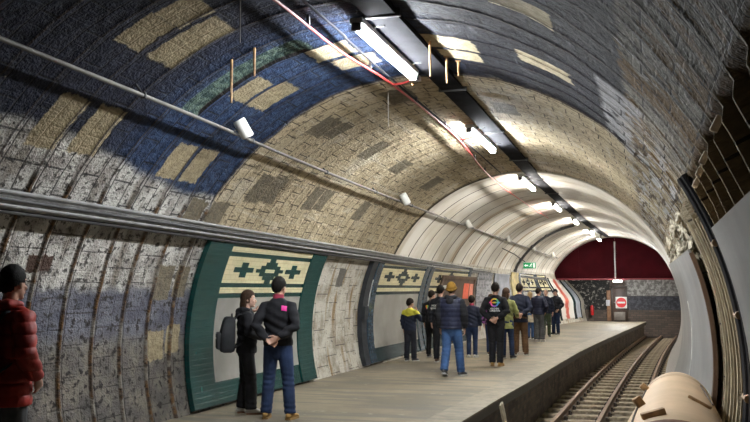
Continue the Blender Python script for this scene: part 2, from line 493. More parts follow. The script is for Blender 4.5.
for A, B in zip(rows, rows[1:]):
    for j in range(14): bm.faces.new((A[j], A[j + 1], B[j + 1], B[j]))
structure(obj('floor_track', bm, g.m))

# end wall: brick, whitewashed above on the right, black band, darker left
YE = 46.3
g = G('end_wall_brick'); P = g.coords(); x, y, z = g.sep(P)
f, cb = g.brick(g.comb(x, z), .30, .11, .014, .2, (.12, .085, .065), (.065, .048, .04))
n1 = g.noise(1.2, 6, P, .65); n2 = g.noise(6, 5, P, .7)
c = g.mix(f, cb, (.05, .045, .04))
ww = g.mix(g.step(n2, .42, .56), (.36, .36, .35), (.15, .145, .14))
c = g.mix(g.step(x, 1.35, 1.6) * g.step(z, .37, .42), c, ww)
c = g.mix(g.step(x, 1.45, 1.5) * g.step(z, .40, .36) * g.step(z, -.34, -.30), c, g.mix(g.step(n2, .45, .6), (.032, .034, .044), (.075, .078, .095)))
lm = g.step(x, .75, .6) * g.step(z + (n1 - .5) * .6, -.35, -.25)
c = g.mix(lm, c, g.mix(g.step(n2, .54, .60), (.012, .012, .012), (.24, .23, .21)))
g.set(Base_Color=c, Roughness=.8); g.bump(n2 + (1.0 - f) * .6, .5, .03)
structure(obj('wall_back', boxm((cx(YE), YE + .12, .3), (7.4, .2, 7.6)), g.m, smooth=False))
structure(obj('wall_front', boxm((0, -2.72, .3), (7.4, .2, 7.6)), mat('bulkhead_dark', (.05, .048, .045), .9), smooth=False))

# ------------------------------------------------------------------ track
def rail_x(y): return 1.49 + .00085 * max(0, y - 2.0) ** 2
WOOD_OLD = mat('sleeper_wood', (.23, .185, .125), .85, .45, 9, .4, 40)
RUST = mat('rail_rust', (.17, .10, .058), .62, .4, 14, .3, 60, .3)
CHAIR = mat('rail_chair_iron', (.055, .040, .030), .6, .4, 14, .3, 60, .4)
def rail_mesh(off):
    prof = [(-.065, 0), (.065, 0), (.065, .012), (.012, .028), (.012, .098), (.034, .110), (.034, .140), (-.034, .140), (-.034, .110), (-.012, .098), (-.012, .028), (-.065, .012)]
    bm = bmesh.new(); rows = []
    for i in range(93):
        y = .3 + i * .5; y = min(y, 46.0)
        rows.append([bm.verts.new((rail_x(y) + off + a, y, ZR - .14 + b)) for a, b in prof])
        if y >= 46.0: break
    for A, B in zip(rows, rows[1:]):
        for k in range(12): bm.faces.new((A[k], A[(k + 1) % 12], B[(k + 1) % 12], B[k]))
    bm.faces.new(rows[0]); bm.faces.new(rows[-1][::-1]); bmesh.ops.recalc_face_normals(bm, faces=bm.faces[:])
    return bm
for off, lab in ((-.76, 'rusty steel rail nearest the platform edge'), (0, 'rusty steel rail in the middle of the track'), (.72, 'rusty steel rail nearest the right hand wall')):
    o = obj('rail', rail_mesh(off), RUST, smooth=False); tag(o, lab, 'rail')
sl = None
y = 7.2
k = 0
while y < 46:
    if sl is None:
        sl = empty('railway_sleeper', (rail_x(y) - .02, y, ZR - .14))
        tag(sl, 'worn timber sleeper laid across the track under the three rusty rails', 'sleeper', 'timber sleepers along the track')
        obj('timber', boxm((0, 0, -.065), (2.35, .27, .13), None, .012), WOOD_OLD, sl)
        for off in (-.74, .02, .74):
            bm = bmesh.new()
            box(bm, (off, 0, .0075), (.26, .15, .015), None, .004)
            for s in (-1, 1): box(bm, (off + s * .085, 0, .045), (.045, .11, .07), None, .008); box(bm, (off + s * .115, .03, .03), (.03, .03, .04), None, .006)
            obj('rail_chair', bm, CHAIR, sl)
        s = sl
    else:
        s = dup(sl)
    s.location = (rail_x(y) - .02, y, ZR - .14)
    s.rotation_euler = (0, 0, random.uniform(-.012, .012) - math.atan(.0017 * (y - 2)))
    y += .74; k += 1
# loose rubble beside the rails
bm = bmesh.new()
for i in range(420):
    y = random.uniform(9, 45)
    x = rail_x(y) + random.choice([random.uniform(-1.5, -1.25), random.uniform(1.2, 1.45), random.uniform(1.2, 1.4)])
    if x < edge_x(min(y, 45)) + .02 or x > cx(y) + 2.78: continue
    s = random.uniform(.02, .06)
    r = bmesh.ops.create_icosphere(bm, subdivisions=1, radius=s)
    for v in r['verts']: v.co = Vector((v.co.x * random.uniform(.7, 1.3), v.co.y * random.uniform(.7, 1.3), v.co.z * .7)) + Vector((x, y, ZB + s * .4))
tag(obj('rubble', bm, mat('rubble_stone', (.16, .14, .11), .9, .5, 10)), 'loose grit and rubble lying along both sides of the track', 'rubble', kind='stuff')
# plank leaning on the platform edge and scraps
PALE_WOOD = mat('pale_plank', (.30, .25, .17), .75, .35, 8, .3, 30)
q = Vector((.27, 14.95, -1.74)); 
rot = Matrix.Rotation(math.radians(-9), 3, 'Y') @ Matrix.Rotation(math.radians(4), 3, 'X')
o = obj('plank', boxm((0, 0, .44), (.03, .24, .92), None, .006), PALE_WOOD); o.location = (.66, 12.6, -1.765); o.rotation_euler = (math.radians(7), math.radians(-10), 0)
tag(o, 'pale grey plank standing on the track bed against the platform edge', 'plank')
o = obj('plank', boxm((0, 0, .012), (.12, 1.3, .024), None, .004), PALE_WOOD); o.location = (1.02, 25.6, -1.735); o.rotation_euler = (0, 0, math.radians(8))
tag(o, 'small pale plank lying flat by the rail nearest the platform', 'plank')

# ------------------------------------------------------------------ lights and cables on the crown
LX = [(8.38, .05), (13.9, .015), (20.05, -.06), (26.2, .0), (31.95, .09), (38.2, .27), (44.6, .53)]
def lx(y):
    P = [(-3, .06)] + LX + [(47, .62)]
    for (a, b), (c, d) in zip(P, P[1:]):
        if y <= c: return b + (d - b) * (y - a) / (c - a)
    return .62
GREYM = mat('grey_trunking', (.060, .060, .064), .6, .3, 4, .1, 50, .1); DARKM = mat('dark_trunking', (.016, .016, .019), .95, .3, 4, .1, 50, 0, .05)
WHITEM = mat('white_enamel', (.72, .72, .70), .4, .08, 3)
TUBEM = emit('lit_fluorescent_tube', (1.0, .965, .90), 78.0); TUBEN = emit('bright_fluorescent_tube', (.93, .97, 1.0), 125.0)
tr = empty('cable_trunking', (0, 0, 0)); tag(tr, 'long grey cable trunking running along the crown of the tunnel', 'cable trunking')
bm = bmesh.new(); rows = []
for i in range(84):
    y = -2.5 + i * .55
    if y > 43.4: y = 43.4
    a = lx(y) + .235
    zt = 3.215
    rows.append([bm.verts.new((a + dx, y, zt + dz)) for dx, dz in ((-.14, .045), (.14, .045), (.14, .14), (-.14, .14))])
    if y >= 43.4: break
for A, B in zip(rows, rows[1:]):
    for k in range(4): bm.faces.new((A[k], A[(k + 1) % 4], B[(k + 1) % 4], B[k]))
bm.faces.new(rows[0]); bm.faces.new(rows[-1][::-1]); bmesh.ops.recalc_face_normals(bm, faces=bm.faces[:])
obj('channel', bm, DARKM, tr, smooth=False)
for i in range(12):
    y = 1.2 + 3.1 * i
    obj('hanger', boxm((lx(y) + .235, y, 3.30), (.36, .05, .11), None, .006), GREYM, tr)
L0 = None
LL = ['nearest and brightest ceiling tube light, hanging over the blue painted lining', 'second ceiling tube light, under the cream brick lining',
      'third ceiling tube light, where the white lining begins', 'fourth ceiling tube light along the crown', 'fifth ceiling tube light along the crown',
      'small far tube light just before the maroon screen', '']
for (y, x), lab, ln in zip(LX, LL, (1.95, 2.1, 2.2, 1.9, 1.9, 1.9, 1.9)):
    if y > 41: continue
    f = empty('fluorescent_light', (x, y, 3.185)); tag(f, lab, 'ceiling light', 'tube lights along the crown')
    obj('housing', boxm((0, 0, .045), (.13, ln + .1, .06), None, .012), WHITEM, f)
    for s in (-1, 1):
        obj('end_cap', boxm((0, s * (ln / 2 + .035), -.015), (.09, .05, .075), None, .01), mat('lamp_holder', (.16, .16, .16), .5), f)
        obj('bracket', boxm((.05, s * ln * .36, .08), (.26, .035, .03), None, .004), GREYM, f)
    for s in (-.028, .028):
        obj('tube', tubem([(s, -ln / 2, -.012), (s, ln / 2, -.012)], .019, 12), TUBEN if y < 16 else TUBEM, f)
# the last lamp hangs low in front of the screen top
f = empty('fluorescent_light', (.44, 41.4, 3.02)); tag(f, 'smallest and farthest ceiling tube light, at the top of the maroon screen', 'ceiling light', 'tube lights along the crown')
obj('housing', boxm((0, 0, .045), (.13, 1.4, .06), None, .012), WHITEM, f)
for s in (-.028, .028): obj('tube', tubem([(s, -.65, -.012), (s, .65, -.012)], .019, 12), TUBEM, f)
obj('bracket', boxm((.08, 0, .14), (.05, .05, .2), None, .004), GREYM, f)

REDC = mat('red_cable_sheath', (.42, .045, .04), .5, .15, 6)
rc = empty('red_cable'); tag(rc, 'red cable strung under the crown to the left of the tube lights', 'cable')
path = smooth_path([(-.45, -2.4, 3.19), (-.43, 3, 3.20), (-.42, 6.59, 3.22), (-.42, 8.22, 3.21), (-.33, 9.77, 3.22), (-.33, 13.05, 3.215), (-.44, 15.2, 3.20), (-.56, 16.77, 3.185), (-.62, 19.2, 3.13), (-.60, 24, 3.10), (-.55, 29, 3.10)], 8)
obj('sheath', tubem(path, .014, 8), REDC, rc)
for yy, xx in ((9.85, -.33), (13.9, -.38)):
    obj('branch', tubem(smooth_path([(xx, yy, 3.225), (xx + .15, yy - .05, 3.22), (xx + .3, yy - .1, 3.25)], 6), .013, 8), REDC, rc)
    obj('junction_box', boxm((xx + .33, yy - .1, 3.25), (.09, .09, .06), None, .01), WHITEM, rc)
for i in range(9):
    y = 4 + i * 1.7
    p = min(path, key=lambda q: abs(q.y - y))
    obj('clip', boxm((p.x, p.y, p.z + .05), (.03, .03, .10), None, .003), GREYM, rc)
o = obj('conduit', tubem(smooth_path([(-.22, -2.4, 3.26), (-.24, 6.83, 3.26), (-.27, 8.1, 3.26), (-.31, 10.1, 3.26), (-.33, 13, 3.26), (-.4, 18.3, 3.24)], 6), .012, 8), mat('dark_conduit', (.03, .03, .034), .95, .2, 4, 0, 1, 0, .05))
tag(o, 'thin dark conduit between the red cable and the tube lights', 'conduit')

# pipe on the left haunch with speakers
pipe = [(-1.88, 1.5, 2.60), (-1.91, 5.04, 2.58), (-1.94, 8.05, 2.56), (-2.01, 11.0, 2.52), (-2.05, 16.19, 2.47), (-2.03, 24.57, 2.42), (-1.85, 32.6, 2.34), (-1.66, 38, 2.25), (-1.48, 41.4, 2.20)]
pp = smooth_path(pipe, 8)
pe = empty('wall_pipe'); tag(pe, 'thin pale metal pipe running the length of the left side of the vault', 'pipe')
obj('tube', tubem(pp, .020, 10), mat('galvanised_pipe', (.15, .142, .128), .6, .25, 5, .1, 40, .2), pe)
for y in (2.2, 4.6, 7.1, 9.4, 12.0, 14.6, 17.3, 20.4, 23.9, 27.5, 31, 34.5, 38, 41):
    p = min(pp, key=lambda q: abs(q.y - y))
    d = Vector((p.x - cx(p.y), 0, p.z)).normalized()
    a = p - d * .03; b = Vector((cx(p.y), p.y, 0)) + d * (RT - .0)
    bm = tubem([a, b], .014, 6); box(bm, p, (.06, .03, .06), None, .008); obj('bracket', bm, GREYM, pe)
SPK = mat('speaker_white', (.66, .65, .61), .45, .1, 5)
spk = [(8.85, 'white cylindrical speaker on the pipe, nearest and over the navy lining'), (16.2, 'second white speaker on the pipe, over the cream brick lining'),
       (22.6, 'third white speaker on the pipe, in the white lined stretch'), (28.8, 'fourth white speaker on the pipe, above the green exit sign'),
       (34.2, 'fifth white speaker on the pipe, second from the screen'), (39.4, 'farthest white speaker, at the pipe end by the maroon screen')]
s0 = None
for y, lab in spk:
    p = min(pp, key=lambda q: abs(q.y - y)) if y > 9 else Vector((-1.945, 8.85, 2.553))
    if s0 is None:
        s0 = empty('loudspeaker'); tag(s0, lab, 'loudspeaker', 'speakers along the left pipe')
        bm = bmesh.new(); tube(bm, [(0, 0, .11), (0, 0, .095), (0, 0, -.10), (0, 0, -.115)], [.068, .075, .075, .068], 20); bmesh.ops.recalc_face_normals(bm, faces=bm.faces[:])
        h = obj('housing', bm, SPK, s0); h.location = (.09, .06, .05); h.rotation_euler = (math.radians(22), math.radians(-24), 0)
        gr = obj('grille', tubem([(0, 0, -.112), (0, 0, -.121)], .058, 20), mat('speaker_grille', (.25, .25, .25), .6), h)
        obj('bracket', tubem([(-.0, 0, .0), (.03, .02, .04), (.07, .05, .07)], .013, 8), GREYM, s0)
        s = s0
    else: s = dup(s0, lab)
    s.location = p

# lower cable tray with its cables, straight along the left wall
TP = [(-2.83, -2.3, 1.58), (-2.84, 6.16, 1.535), (-2.85, 9.0, 1.515), (-2.87, 16.18, 1.45), (-2.86, 23.08, 1.38), (-2.66, 31.0, 1.29), (-2.35, 36, 1.22), (-1.95, 41, 1.12)]
tp = smooth_path(TP, 8)
te = empty('cable_tray'); tag(te, 'grey cable tray with black cables along the left wall at head height', 'cable tray')
bm = bmesh.new(); rows = []
for p in tp:
    d = Vector((p.x - cx(p.y), 0, p.z)).normalized(); t = Vector((-d.z, 0, d.x))     # t points down the wall
    if t.z > 0: t = -t
    rows.append([bm.verts.new(p + d * a + t * b) for a, b in ((-.02, -.05), (-.02, .075), (.03, .085), (.2, .06), (.2, .03), (.0, .05), (.0, -.035), (.2, -.04), (.2, -.055))])
for A, B in zip(rows, rows[1:]):
    for k in range(9): bm.faces.new((A[k], A[(k + 1) % 9], B[(k + 1) % 9], B[k]))
bm.faces.new(rows[0]); bm.faces.new(rows[-1][::-1]); bmesh.ops.recalc_face_normals(bm, faces=bm.faces[:])
obj('channel', bm, mat('tray_metal', (.17, .17, .165), .5, .35, 8, .2, 40, .3), te, smooth=False)
for i, (b, r_) in enumerate(((-.085, .020), (-.02, .014), (.035, .016), (.105, .022))):
    pts = []
    for p in tp:
        d = Vector((p.x - cx(p.y), 0, p.z)).normalized(); t = Vector((-d.z, 0, d.x))
        if t.z > 0: t = -t
        pts.append(p + d * (-.02 - r_ * .7 if abs(b) < .08 else -.0) + t * b)
    obj('cable', tubem(pts, r_, 8), mat('black_cable', (.03, .03, .032), .5, .2, 4) if i in (1, 3) else mat('grey_cable', (.20, .20, .195), .5, .2, 4), te)

# rods hanging from the lining
RODS = [((-.76, 6.61, 3.25), .37, 'w', 'thin white rod hanging from the dark lining at the top left'), ((-1.37, 7.65, 3.04), .43, 'b', 'rusty hanging rod just above the nearest white speaker'),
        ((-1.12, 7.65, 3.14), .28, 'b', 'short rusty rod hanging beside the green corroded segment'), ((.02, 9.45, 3.30), .20, 'b', 'short rod hanging at the lower end of the nearest tube light'),
        ((.47, 8.5, 3.30), .36, 'b', 'longest of the brown rods to the right of the nearest tube light'), ((.50, 9.15, 3.29), .27, 'b', 'brown rod hanging beyond the longest rod by the nearest tube light'),
        ((.60, 9.3, 3.27), .14, 'b', 'shortest brown rod to the right of the nearest tube light'), ((-.56, 10.43, 3.27), .45, 'w', 'thin pale rod hanging from the cream brick beside the red cable')]
for p, ln, k, lab in RODS:
    bm = bmesh.new(); r_ = .014 if k == 'b' else .006
    tube(bm, [(0, 0, .06), (0, 0, -ln * .5), (.004, 0, -ln)], [r_, r_, r_ * .7], 8)
    box(bm, (0, 0, .03), (.06, .06, .02), None, .004); bmesh.ops.recalc_face_normals(bm, faces=bm.faces[:])
    o = obj('hanging_rod', bm, mat('rusty_rod', (.30, .17, .07), .7, .4, 14) if k == 'b' else mat('pale_rod', (.36, .34, .30), .6)); o.location = p
    tag(o, lab, 'rod', 'rods hanging from the lining')

# ------------------------------------------------------------------ tiled panels on the left wall
GREEN = tile_mat('green_glazed_tile', (.004, .042, .038), .22)
CREAMT = tile_mat('cream_glazed_tile', (.60, .53, .33), .05, grout=(.40, .35, .22))
TEAL = tile_mat('dark_teal_tile', (.005, .026, .030), .12)
BLUEP = tile_mat('blue_grey_tile', (.050, .075, .10), .15)
GREYB = mat('grey_board', (.235, .225, .20), .6, .16, 1.6, .1, 30)
def plus_cells(y, th, ky, kt):
    return [(y - .5 * ky, y + .5 * ky, th - 1.5 * kt, th - .5 * kt), (y - 1.5 * ky, y + 1.5 * ky, th - .5 * kt, th + .5 * kt), (y - .5 * ky, y + .5 * ky, th + .5 * kt, th + 1.5 * kt)]
def diamond_cells(y, th, ky, kt, tall=3.5):
    c = []
    for t0, t1, w in ((-tall, -2.5, .5), (-2.5, -1.5, 1.0), (-1.5, -.5, 1.7), (.5, 1.5, 1.7), (1.5, 2.5, 1.0), (2.5, tall, .5)):
        c.append((y - w * ky, y + w * ky, th + t0 * kt, th + t1 * kt))
    c += [(y - 2.4 * ky, y - .85 * ky, th - .5 * kt, th + .5 * kt), (y + .85 * ky, y + 2.4 * ky, th - .5 * kt, th + .5 * kt)]
    return c
def tiled_panel(lab, y0, y1, pw, tiles, lo=195.0, top=154.8, off=.05, board=True, pm=None):
    e = empty('tiled_panel', ring_pt((y0 + y1) / 2, lo, .05)); loc = e.location.copy()
    tag(e, lab, 'tiled panel', 'tiled poster panels on the left wall')
    def add(name, bm, m):
        o = obj(name, bm, m, e, smooth=False); o.location = -loc; return o
    add('pilaster', curved([(y0, y0 + pw, top, lo)], off, .07), pm or tiles); add('pilaster', curved([(y1 - pw, y1, top, lo)], off, .07), pm or tiles)
    a, b = y0 + pw, y1 - pw
    add('tile_field', curved([(a, b, top, 168.9)], off, .05), tiles)
    add('tile_skirt', curved([(a, b, 189.6, lo)], off, .05), tiles)
    if board: add('blank_board', curved([(a, b, 168.9, 189.6)], off, .045), GREYB)
    add('upper_band', curved([(a, b, 155.5, 156.85)], off + .05, .006), CREAMT)
    add('frieze', curved([(a, b, 158.1, 165.05)], off + .05, .006), CREAMT)
    add('lower_band', curved([(a, b, 166.2, 167.7)], off + .05, .006), CREAMT)
    w = (b - a) / 3.07
    ky, kt = .21 * w, 1.02
    m = (a + b) / 2
    for q in (-.92 * w, .92 * w): add('cross_motif', curved(plus_cells(m + q, 161.5, ky, 1.35), off + .056, .004), tiles)
    add('diamond_motif', curved(diamond_cells(m, 161.55, ky, 1.0), off + .056, .004), tiles)
    return e
tiled_panel('large green tiled panel with cream crosses beside the standing couple', 10.18, 14.55, .66, GREEN)
tiled_panel('teal tiled panel with cream cross frieze behind the child in yellow', 17.75, 22.1, .36, TEAL, pm=BLUEP)
tiled_panel('teal tiled panel with cream frieze above the brown noticeboard', 22.2, 27.0, .36, TEAL, pm=BLUEP)
o = obj('poster', curved([(30.5, 33.0, 156.4, 184)], .10, .02), mat('blue_grey_print', (.15, .165, .20), .5, .45, 1.3), smooth=False); tag(o, 'pale blue grey picture poster behind the group, between the street photograph and the yellow poster', 'poster')
tiled_panel('teal tiled panel beneath the green exit sign', 34.8, 38.2, .3, TEAL, pm=BLUEP)
tiled_panel('farthest teal tiled panel next to the red and white poster', 38.4, 40.8, .25, TEAL, pm=BLUEP)
# dark cable riser framing the second panel
o = empty('cable_riser'); tag(o, 'dark steel cable riser on the wall left of the teal tiled panel', 'cable riser')
obj('post', curved([(17.3, 17.62, 154.3, 195.2)], 0, .13), mat('riser_steel', (.030, .034, .040), .5, .3, 5, .1, 30, .3), o, smooth=False)
obj('cable', tubem([ring_pt(17.66, 154.5 + i * 1.7, .09) for i in range(24)], .028, 8), mat('black_cable', (.03, .03, .032), .5, .2, 4), o)
obj('pull_box', curved([(17.28, 17.5, 173, 178)], .13, .07), mat('riser_steel', (.03, .034, .04)), o, smooth=False)
tag(obj('sign_board', curved([(17.72, 17.98, 163.0, 175.5)], .1, .012), mat('notice_white', (.55, .55, .53), .5), smooth=False), 'narrow white notice beside the dark cable riser', 'sign')

# noticeboard and posters
BROWN = mat('board_wood', (.085, .05, .028), .6, .35, 6)
e = empty('noticeboard', ring_pt(25.6, 166, .1)); tag(e, 'brown framed noticeboard with two orange notices above the beanie wearer', 'noticeboard'); loc = e.location.copy()
def addc(e, name, cells, off, th, m):
    o = obj(name, curved(cells, off, th), m, e, smooth=False); o.location = -Vector(e.location); return o
addc(e, 'backboard', [(23.7, 27.6, 160.3, 176)], .10, .03, mat('board_brown', (.065, .040, .024), .7, .3, 3))
addc(e, 'frame', [(23.6, 27.7, 159.4, 160.9), (23.6, 23.78, 160.9, 176), (27.52, 27.7, 160.9, 176), (23.6, 27.7, 176, 177)], .10, .055, BROWN)
addc(e, 'orange_notice', [(26.3, 26.95, 163.4, 172)], .131, .005, mat('orange_paper', (.62, .10, .045), .6, .15, 8))
addc(e, 'orange_notice', [(27.05, 27.5, 163.6, 172)], .131, .005, mat('pale_orange_paper', (.60, .22, .15), .6, .2, 8))
addc(e, 'small_notice', [(23.95, 24.3, 164.6, 166.4)], .131, .005, mat('notice_white', (.55, .55, .53), .5))
def photo_mat():
    g = G('street_photograph'); uv = g.coords('UV'); a, b, _ = g.sep(uv)
    n = g.noise(3.0, 5, g.comb(a * 1.0, b * 2.5), .7); f, c = g.brick(g.comb(a, b), .35, .2, .03, .1, (.10, .10, .11), (.22, .22, .24))
    g.set(Base_Color=g.mix(g.step(n, .45, .58), g.mix(f, c, (.03, .03, .035)), (.27, .27, .29)), Roughness=.4); return g.m
o = obj('poster', curved([(28.0, 30.1, 156.6, 178)], .10, .02), photo_mat(), smooth=False); tag(o, 'black and white street photograph poster on the left wall', 'poster')
o = obj('poster', curved([(33.35, 34.7, 154.5, 178)], .10, .02), mat('yellow_poster', (.46, .36, .10), .5, .35, 2.5), smooth=False); tag(o, 'yellow poster on the wall behind the long haired woman', 'poster')
def redposter():
    g = G('red_figure_print'); uv = g.coords('UV'); a, b, _ = g.sep(uv)
    n = g.noise(2.2, 4, uv, .6)
    band = g.step(g.abs(a - 42.6 + (n - .5) * 1.4), .40, .3)
    g.set(Base_Color=g.mix(band * g.step(n, .34, .42), (.56, .54, .50), (.42, .06, .03)), Roughness=.45); return g.m
e = empty('poster', ring_pt(42.6, 178, .05)); tag(e, 'tall white poster with red print beneath the maroon screen', 'poster')
addc(e, 'paper', [(41.3, 43.9, 158, 192)], .09, .015, redposter())
addc(e, 'frame', [(41.1, 41.3, 157, 193), (43.9, 44.1, 157, 193)], .09, .04, TEAL)
e = empty('poster', ring_pt(44.8, 178, .05)); tag(e, 'pale blue grey poster on the wall closest to the end wall', 'poster')
addc(e, 'paper', [(44.3, 45.3, 160, 192)], .09, .015, mat('pale_blue_paper', (.36, .38, .42), .5, .2, 3))
addc(e, 'frame', [(44.15, 44.3, 157, 193), (45.3, 45.42, 157, 193)], .09, .04, TEAL)

# arched cable loop in the white lining
o = empty('cable_arch'); tag(o, 'black cable arch round the white lining beside the exit sign', 'cable arch')
for q in (0, .16):
    obj('cable', tubem([ring_pt(33.9 + q, 100 + i * 1.5, .12) for i in range(37)], .035, 8), mat('black_cable', (.03, .03, .032), .5, .2, 4), o)
for th in (108, 120, 132, 144, 153):
    obj('cleat', tubem([ring_pt(33.82, th, .1), ring_pt(34.14, th, .1)], .05, 6), GREYM, o)

# exit sign
ex = empty('exit_sign', (-1.20, 29.0, 1.53)); ex.scale = (.9, .9, .9); tag(ex, 'green emergency exit sign with running figure hung above the crowd', 'sign')
EGREEN = emit('lit_exit_green', (.01, .30, .10), .12); EWH = emit('lit_exit_white', (.8, .9, .82), .15)
obj('case', boxm((0, .03, 0), (.50, .05, .25), None, .008), WHITEM, ex)
obj('face', boxm((0, 0, 0), (.46, .012, .21), None, .003), EGREEN, ex)
bm = bmesh.new()                                           # running figure, arrow and door
Y_ = -.009
def flat(bm, pts): 
    f = bm.faces.new([bm.verts.new((x, Y_, z)) for x, z in pts]); r = bmesh.ops.extrude_face_region(bm, geom=[f]); bmesh.ops.translate(bm, vec=(0, -.003, 0), verts=[v for v in r['geom'] if isinstance(v, bmesh.types.BMVert)])
flat(bm, [(.075 + .016 * math.cos(a * PI / 5), .062 + .016 * math.sin(a * PI / 5)) for a in range(10)])
for A, B, w in (((.06, .045), (.04, .0), .014), ((.04, 0), (.065, -.03), .010), ((.065, -.03), (.055, -.07), .009), ((.04, 0), (.015, -.03), .010), ((.015, -.03), (-.02, -.032), .009), ((.06, .04), (.025, .025), .008), ((.06, .04), (.095, .015), .008)):
    a = Vector(A); b = Vector(B); d = (b - a).normalized(); n_ = Vector((-d.y, d.x)) * w
    flat(bm, [tuple(a + n_), tuple(b + n_), tuple(b - n_), tuple(a - n_)])
bmesh.ops.recalc_face_normals(bm, faces=bm.faces[:])
obj('running_figure', bm, EWH, ex, smooth=False)
bm = bmesh.new(); flat(bm, [(-.20, 0), (-.13, .055), (-.13, .022), (-.05, .022), (-.05, -.022), (-.13, -.022), (-.13, -.055)]); obj('arrow', bm, EWH, ex, smooth=False)
bm = bmesh.new(); flat(bm, [(.13, -.085), (.205, -.085), (.205, .085), (.13, .085)]); obj('doorway', bm, EWH, ex, smooth=False)
hd = Vector((-1.14, 0, 1.62)); 
obj('bracket', tubem([(-.12, .03, .1), (-.55, .03, .42), (-1.02, .03, .66)], .018, 8), GREYM, ex)

# ------------------------------------------------------------------ far end furniture
YC = 43.5
zc0 = 1.24
MAROON = mat('maroon_board', (.026, .0025, .0042), .95, .2, 1.5, 0, 1, 0, .05)
def arch_slab(x_lo, x_hi, z_lo, r, y, th):
    bm = bmesh.new(); c = cx(y)
    up = []
    N = 30
    pts = []
    for i in range(N + 1):
        x = x_lo + (x_hi - x_lo) * i / N
        pts.append((x, math.sqrt(max(.01, r * r - (x - c) ** 2))))
    pts = [(x_lo, z_lo)] + [(a, max(b, z_lo + .001)) for a, b in pts] + [(x_hi, z_lo)]
    A = [bm.verts.new((x, y, z)) for x, z in pts]; B = [bm.verts.new((x, y + th, z)) for x, z in pts]
    bm.faces.new(A); bm.faces.new(B[::-1])
    for i in range(len(A)): bm.faces.new((A[i], A[(i + 1) % len(A)], B[(i + 1) % len(A)], B[i]))
    bmesh.ops.recalc_face_normals(bm, faces=bm.faces[:]); return bm
rr = RT - .10; hw = math.sqrt(rr * rr - zc0 * zc0)
mid = cx(YC) + .07
sc = empty('arch_screen', (mid, YC, zc0)); tag(sc, 'maroon boarded screen filling the top of the tunnel arch at the far end', 'screen')
for a, b in ((cx(YC) - hw, cx(YC) - 1.65), (cx(YC) - 1.645, mid - .003), (mid + .003, cx(YC) + hw)):
    o = obj('board', arch_slab(a, b, zc0, rr, YC, .06), MAROON, sc, smooth=False); o.location = -Vector(sc.location)
o = obj('bottom_rail', boxm((0, -.02, -.02), (2 * hw, .1, .07), None, .006), mat('maroon_rail', (.16, .018, .03), .5, .2, 3), sc); o.location = (cx(YC) - mid, 0, 0)
o = obj('conduit_pole', tubem([(mid - .0, YC - .05, 3.05), (mid, YC - .05, zc0 - .05)], .035, 10), mat('pale_pole', (.40, .40, .40), .5)); tag(o, 'pale vertical conduit down the middle of the maroon screen', 'pole')
lp = empty('bulkhead_lamp', (mid + .1, YC - .05, zc0 - .11)); tag(lp, 'small lit lamp under the bottom edge of the maroon screen', 'lamp')
obj('base', boxm((0, .02, .035), (.42, .14, .05), None, .01), WHITEM, lp); obj('diffuser', boxm((0, 0, -.015), (.38, .11, .05), None, .02), emit('lit_diffuser', (1, 1, .97), 260.0), lp)
# door, post, signs
YD = YE - .0
dr = empty('door_1', (1.12, YD, ZP)); structure(dr)
obj('leaf', boxm((0, -.05, .84), (.66, .05, 1.66), None, .006), mat('door_brown', (.045, .022, .014), .5, .3, 3), dr)
obj('frame', boxm((-.36, -.05, .85), (.08, .12, 1.72), None, .006), mat('door_frame', (.03, .018, .012), .5), dr); obj('frame', boxm((.36, -.05, .85), (.08, .12, 1.72), None, .006), mat('door_frame', (.03, .018, .012)), dr); obj('frame', boxm((0, -.05, 1.74), (.8, .12, .1), None, .006), mat('door_frame', (.03, .018, .012)), dr)
obj('kick_plate', boxm((0, -.085, .24), (.56, .012, .42), None, .002), mat('kick_plate_metal', (.17, .15, .13), .45, .2, 4, 0, 1, .3), dr)
obj('door_handle', tubem([(-.26, -.1, .95), (-.26, -.13, .95), (-.16, -.13, .95)], .012, 8), mat('handle_metal', (.4, .4, .4), .35, .1, 4, 0, 1, .8), dr)
o = obj('timber_post', boxm((.60, YD - .08, ZP + .78), (.20, .12, 1.56), None, .01), mat('post_timber', (.20, .105, .055), .6, .3, 5)); tag(o, 'brown timber post to the left of the far door', 'post')
sg = empty('no_entry_sign', (1.22, YD - .13, .05)); tag(sg, 'square no entry sign, red disc with white bar, on the far door', 'sign')
obj('plate', boxm((0, 0, 0), (.56, .016, .58), None, .004), mat('sign_white', (.72, .72, .70), .4, .04, 3), sg)
bm = bmesh.new()
tube(bm, [(0, -.008, 0), (0, -.016, 0)], .255, 40); bmesh.ops.recalc_face_normals(bm, faces=bm.faces[:]); obj('red_disc', bm, mat('sign_red', (.60, .016, .022), .4, .05, 3), sg, smooth=False)
obj('white_bar', boxm((0, -.018, 0), (.38, .006, .085), None, .001), mat('sign_white', (.72, .72, .70)), sg)
e = tag(obj('notice_sheet', boxm((.56, YD - .15, .03), (.20, .012, .30), None, .003), mat('notice_pale', (.46, .47, .52), .5, .1, 3)), 'small pale paper notice on the timber post by the far door', 'notice')
fe = empty('fire_extinguisher', (-.24, YE - .2, ZP + .28)); tag(fe, 'red fire extinguisher at the foot of the end wall on the left', 'fire extinguisher')
REDP = mat('extinguisher_red', (.50, .012, .015), .35, .08, 3)
bm = tubem([(0, 0, 0), (0, 0, .02), (0, 0, .44), (0, 0, .50), (0, 0, .53)], [.075, .085, .085, .05, .03], 18); obj('cylinder', bm, REDP, fe)
obj('valve', boxm((0, 0, .56), (.04, .09, .06), None, .008), mat('valve_black', (.02, .02, .02), .5), fe); obj('hose', tubem(smooth_path([(0, -.04, .56), (.09, -.06, .5), (.1, -.05, .3), (.095, -.03, .15)], 5), .012, 8), mat('valve_black', (.02, .02, .02)), fe)
obj('wall_bracket', boxm((0, .13, .30), (.07, .14, .05), None, .005), GREYM, fe)

